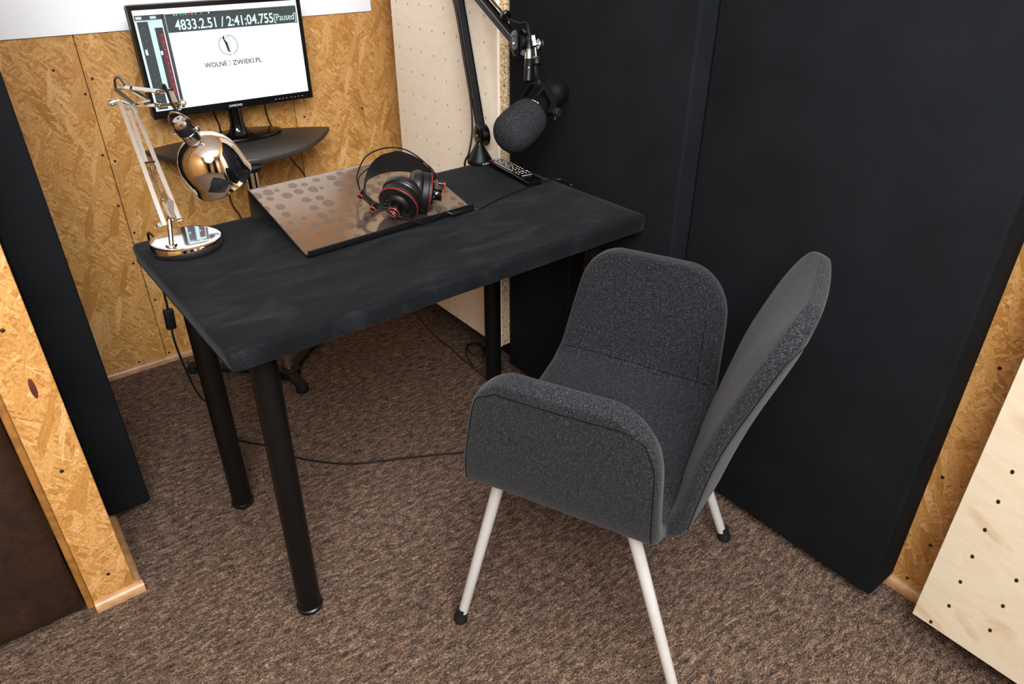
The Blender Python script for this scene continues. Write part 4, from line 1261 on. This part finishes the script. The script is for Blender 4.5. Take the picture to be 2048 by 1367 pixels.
# ------------------------------------------------------------------ monitor
YM = 1.233
mo = thing('monitor', (.468, 1.272, TZ), 'black television monitor showing an audio recording program', 'monitor')
part('housing', box(.2265, .7135, YM+.004, YM+.034, .8425, 1.1405, .006, 2), MT['matte'], mo)
x0, x1, z0, z1 = .2375, .7015, .8640, 1.1285
bz = bmesh.new()
for a in ((.2265, x0, .8425, 1.1405), (x1, .7135, .8425, 1.1405), (x0, x1, .8425, z0), (x0, x1, z1, 1.1405)):
    box(a[0], a[1], YM, YM+.0045, a[2], a[3], 0, 1, None, bz)
bezel = part('bezel', bz, MT['bezel'], mo, 0)
EM = {}
def em(name, rgb, st):
    if name not in EM: EM[name] = emis('screen_'+name, srgb(*rgb), st)
    return EM[name]
SW = 1.15
scr = part('screen', box(x0, x1, YM+.0022, YM+.0042, z0, z1), em('white', (244, 250, 255), SW), mo, 0)
def sx(s): return x0+(x1-x0)*s
def sz(t): return z1-(z1-z0)*t
lay = [0]
def rect(nm, s0, s1, t0, t1, rgb, st=SW, lv=1):
    y = YM+.0022-.00012*lv
    return part(nm, box(sx(s0), sx(s1), y, y+.0001, sz(t1), sz(t0)), em(nm+str(rgb), rgb, st), scr, 0)
rect('mixer_background', .005, .165, .05, .995, (196, 224, 232), SW, 1)
rect('menu_strip', .005, .165, .05, .098, (52, 56, 60), SW, 2)
rect('menu_label', .012, .045, .062, .088, (190, 210, 215), SW, 3)
rect('menu_label', .092, .125, .062, .088, (190, 210, 215), SW, 3)
rect('fader_column', .014, .074, .11, .985, (46, 54, 56), SW, 2)
rect('fader_column', .104, .150, .175, .985, (52, 50, 54), SW, 2)
for i in range(4): rect('fader_line', .022+.013*i, .0245+.013*i, .17, .975, (66, 78, 82), SW, 3)
rect('level_meter', .124, .149, .24, .87, (112, 42, 54), SW, 3)
for i in range(9): rect('meter_dot', .1345, .1385, .245+.071*i, .253+.071*i, (190, 150, 156), SW, 4)
for i in range(12): rect('meter_dot', .042, .045, .16+.066*i, .166+.066*i, (120, 150, 156), SW, 4)
rect('fader_knob', .022, .036, .375, .43, (206, 226, 226), SW, 5)
rect('fader_knob', .107, .119, .40, .44, (226, 240, 240), SW, 5)
rect('divider', .155, .174, .05, .995, (52, 62, 66), SW, 2)
rect('divider', .150, .1545, .17, .995, (250, 255, 255), SW, 3)
rect('toolbar', .176, .992, .055, .235, (50, 60, 62), SW, 2)
rect('toolbar_tab', .176, .50, .055, .076, (36, 40, 44), SW, 3)
for i, (s, c) in enumerate(((.225, (170, 200, 200)), (.24, (170, 200, 200)), (.262, (20, 200, 60)), (.277, (20, 200, 60)), (.293, (150, 190, 180)), (.312, (180, 90, 90)), (.33, (140, 160, 160)), (.352, (150, 170, 170)), (.385, (130, 150, 150)), (.43, (240, 250, 250)))):
    rect('toolbar_icon', s, s+.008, .060, .074, c, SW, 4)
def stext(tx, s0, t_base, hgt, wid, rgb, st=SW, lv=5, nm='screen_text', bold=0.0):
    m = Matrix.Translation((sx(s0), YM+.0022-.00012*lv, sz(t_base))) @ Matrix.Rotation(PI/2, 4, 'X')
    me = text_mesh(tx, hgt*(z1-z0)/.70, m, .00003, 'LEFT', wid*(x1-x0), bold)
    mn = min(v.co.x for v in me.vertices)
    me.transform(Matrix.Translation((sx(s0)-mn, 0, 0)))
    part(nm, me, em(nm+str(rgb), rgb, st), scr, 0)
stext('4833.2.51 / 2:41:04.755', .222, .213, .098, .610, (206, 236, 228), SW, 5, 'screen_text', .0006)
stext('[Paused]', .838, .200, .072, .148, (206, 236, 228))
LK = (24, 40, 50)
stext('WOLNE', .345, .615, .050, .140, LK, SW, 2, 'screen_text', .00025)
cD = V((sx(.502), YM+.0018, sz(.590)))
part('screen_text', tube([cD+V((-.0045, 0, .0064))]+[cD+V((.0060*math.sin(a_), 0, .0064*math.cos(a_)))+V((-.002, 0, 0)) for a_ in [PI*i/12 for i in range(13)]]+[cD+V((-.0045, 0, -.0064))], .0007, 4), em('screen_text'+str((60, 80, 86)), (60, 80, 86), SW), scr)
stext('ZWIEKI.PL', .522, .615, .050, .190, LK, SW, 2, 'screen_text', .00025)
stext('DO USŁYSZENIA', .43, .685, .034, .205, (226, 240, 246), SW, 2)
# round emblem: ring with a slanted studio microphone
ec = V((sx(.515), YM+.0018, sz(.405)))
er = .0270
def arc(a0, a1, nm='emblem_ring'):
    part(nm, tube([ec+V((er*math.cos(a), 0, er*math.sin(a))) for a in [a0+(a1-a0)*i/30 for i in range(31)]], .0008, 4), em('ink', LK, SW), scr)
arc(math.radians(-68), math.radians(88)); arc(math.radians(124), math.radians(280))
def epoly(pts, rgb, lv, nm='emblem'):
    m = Matrix.Translation((ec.x, YM+.0022-.00012*lv, ec.z)) @ Matrix.Rotation(PI/2, 4, 'X')
    part(nm, prism([(x*er, y*er) for x, y in pts], .00008, m), em('e'+str(rgb), rgb, SW), scr, 0)
epoly([(-.52, .82), (-.30, 1.02), (.22, .92), (.32, .42), (.30, -.20), (.12, -.62), (-.18, -.66), (-.26, -.20), (-.34, .20)], (205, 214, 218), 1)
epoly([(-.50, .80), (-.28, 1.0), (-.30, .60), (-.06, .30), (.02, -.30), (.00, -.62), (-.16, -.62), (-.22, -.20), (-.30, .22)], (22, 28, 34), 2)
epoly([(-.24, .56), (.20, .52), (.28, .30), (-.06, .30)], (246, 250, 252), 3)
epoly([(-.06, -.50), (.10, -.50), (.10, -.72), (-.02, -.72)], (30, 38, 44), 3)
part('emblem_cord', tube(crom([ec+V((er*x, 0, er*y)) for x, y in ((.02, -.70), (.12, -.84), (.06, -.98), (-.06, -1.02))], 5), .0004, 4), em('ink', LK, SW), scr)
lg_ = Matrix.Translation((.4640, YM-.0002, .8485)) @ Matrix.Rotation(PI/2, 4, 'X')
part('brand_lettering', text_mesh('SAMSUNG', .0095, lg_, .0002, 'CENTER', .040), MT['ink'], mo, 0, 'silver lettering')
for i in range(8):
    xx = .588+.012*i+(.004 if i > 3 else 0)
    part('touch_key', box(xx, xx+(.006 if i < 2 else .004), YM-.0003, YM, .852, .8532), MT['greyleg'], bezel, 0)
part('rear_bulge', box(.33, .61, YM+.033, YM+.052, .87, 1.08, .008, 2), MT['matte'], mo)
bc = V((.470, 1.277, TZ))
part('base_plate', lathe([(0, .0005), (.985, .0005), (1.0, .003), (1.0, .0075), (.985, .0095), (.55, .0115), (0, .0125)], Matrix.Translation(bc) @ Matrix.Diagonal((.137, .072, 1, 1)), 56), MT['gloss'], mo)
part('neck', lathe([(.050, .010), (.040, .014), (.030, .022), (.024, .034), (.021, .050), (.0205, .110), (0, .112)], Matrix.Translation((.466, 1.262, TZ)) @ Matrix.Diagonal((1, .8, 1, 1)), 32), MT['gloss'], mo)
# cables behind the monitor
for nm, pts, lab in (('monitor_cable', [(.415, 1.300, .880), (.421, 1.33, .817), (.434, 1.345, .773), (.436, 1.357, .70), (.428, 1.352, .60), (.421, 1.35, .543), (.425, 1.345, .504), (.440, 1.335, .455), (.450, 1.33, .30), (.46, 1.32, .10), (.50, 1.30, .006), (.62, 1.27, .005)], 'black monitor cable hanging behind the column of the side table'),
                     ('monitor_cable', [(.575, 1.300, .890), (.585, 1.33, .814), (.597, 1.345, .758), (.630, 1.356, .69), (.645, 1.352, .643), (.664, 1.35, .604), (.688, 1.345, .561), (.705, 1.34, .45), (.71, 1.33, .2), (.72, 1.30, .02), (.76, 1.24, .005)], 'thin black monitor cable hanging at the right end of the side table')):
    single(nm, tube(crom(pts, 6), .0024, 8), MT['cable'], pts[-1], lab, 'cable')
# floor cables under the desk
fp = [(.976, 1.150, .005), (.947, 1.007, .0045), (.937, .921, .0045), (.935, .833, .0045), (.927, .724, .0045), (.924, .607, .0045), (.915, .48, .0045), (.86, .36, .0045), (.80, .20, .0045)]
single('floor_cable', tube(crom(fp, 6), .0026, 8), MT['cable'], fp[3], 'long black cable across the carpet under the desk', 'cable')
cp = [(.925, .66, .0045), (.940, .714, .0045), (.958, .765, .005), (.985, .800, .0075), (1.012, .805, .009), (1.03, .775, .010), (1.02, .735, .0095), (.99, .71, .009), (.97, .735, .010), (.975, .78, .0125), (1.0, .79, .0145), (1.02, .76, .015), (1.005, .725, .0145), (.99, .68, .0095), (1.0, .64, .005), (1.0, .60, .0045)]
single('cable_coil', tube(crom(cp, 8), .0026, 8), MT['cable'], (.99, .75, 0), 'loosely coiled black cable on the carpet by the plywood panel', 'cable')
pb = thing('power_strip', (1.10, .70, 0), 'black power strip on the carpet below the plywood panel', 'power strip')
part('body', box(1.075, 1.125, .63, .87, .001, .042, .006, 2), MT['matte'], pb)
for i in range(3):
    part('socket', lathe([(.019, .0), (.019, .0015), (.0165, .0015), (.016, -.003), (0, -.003)], frame((1.10, .675+.065*i, .042), (0, 0, 1)), 20), MT['gloss'], pb)
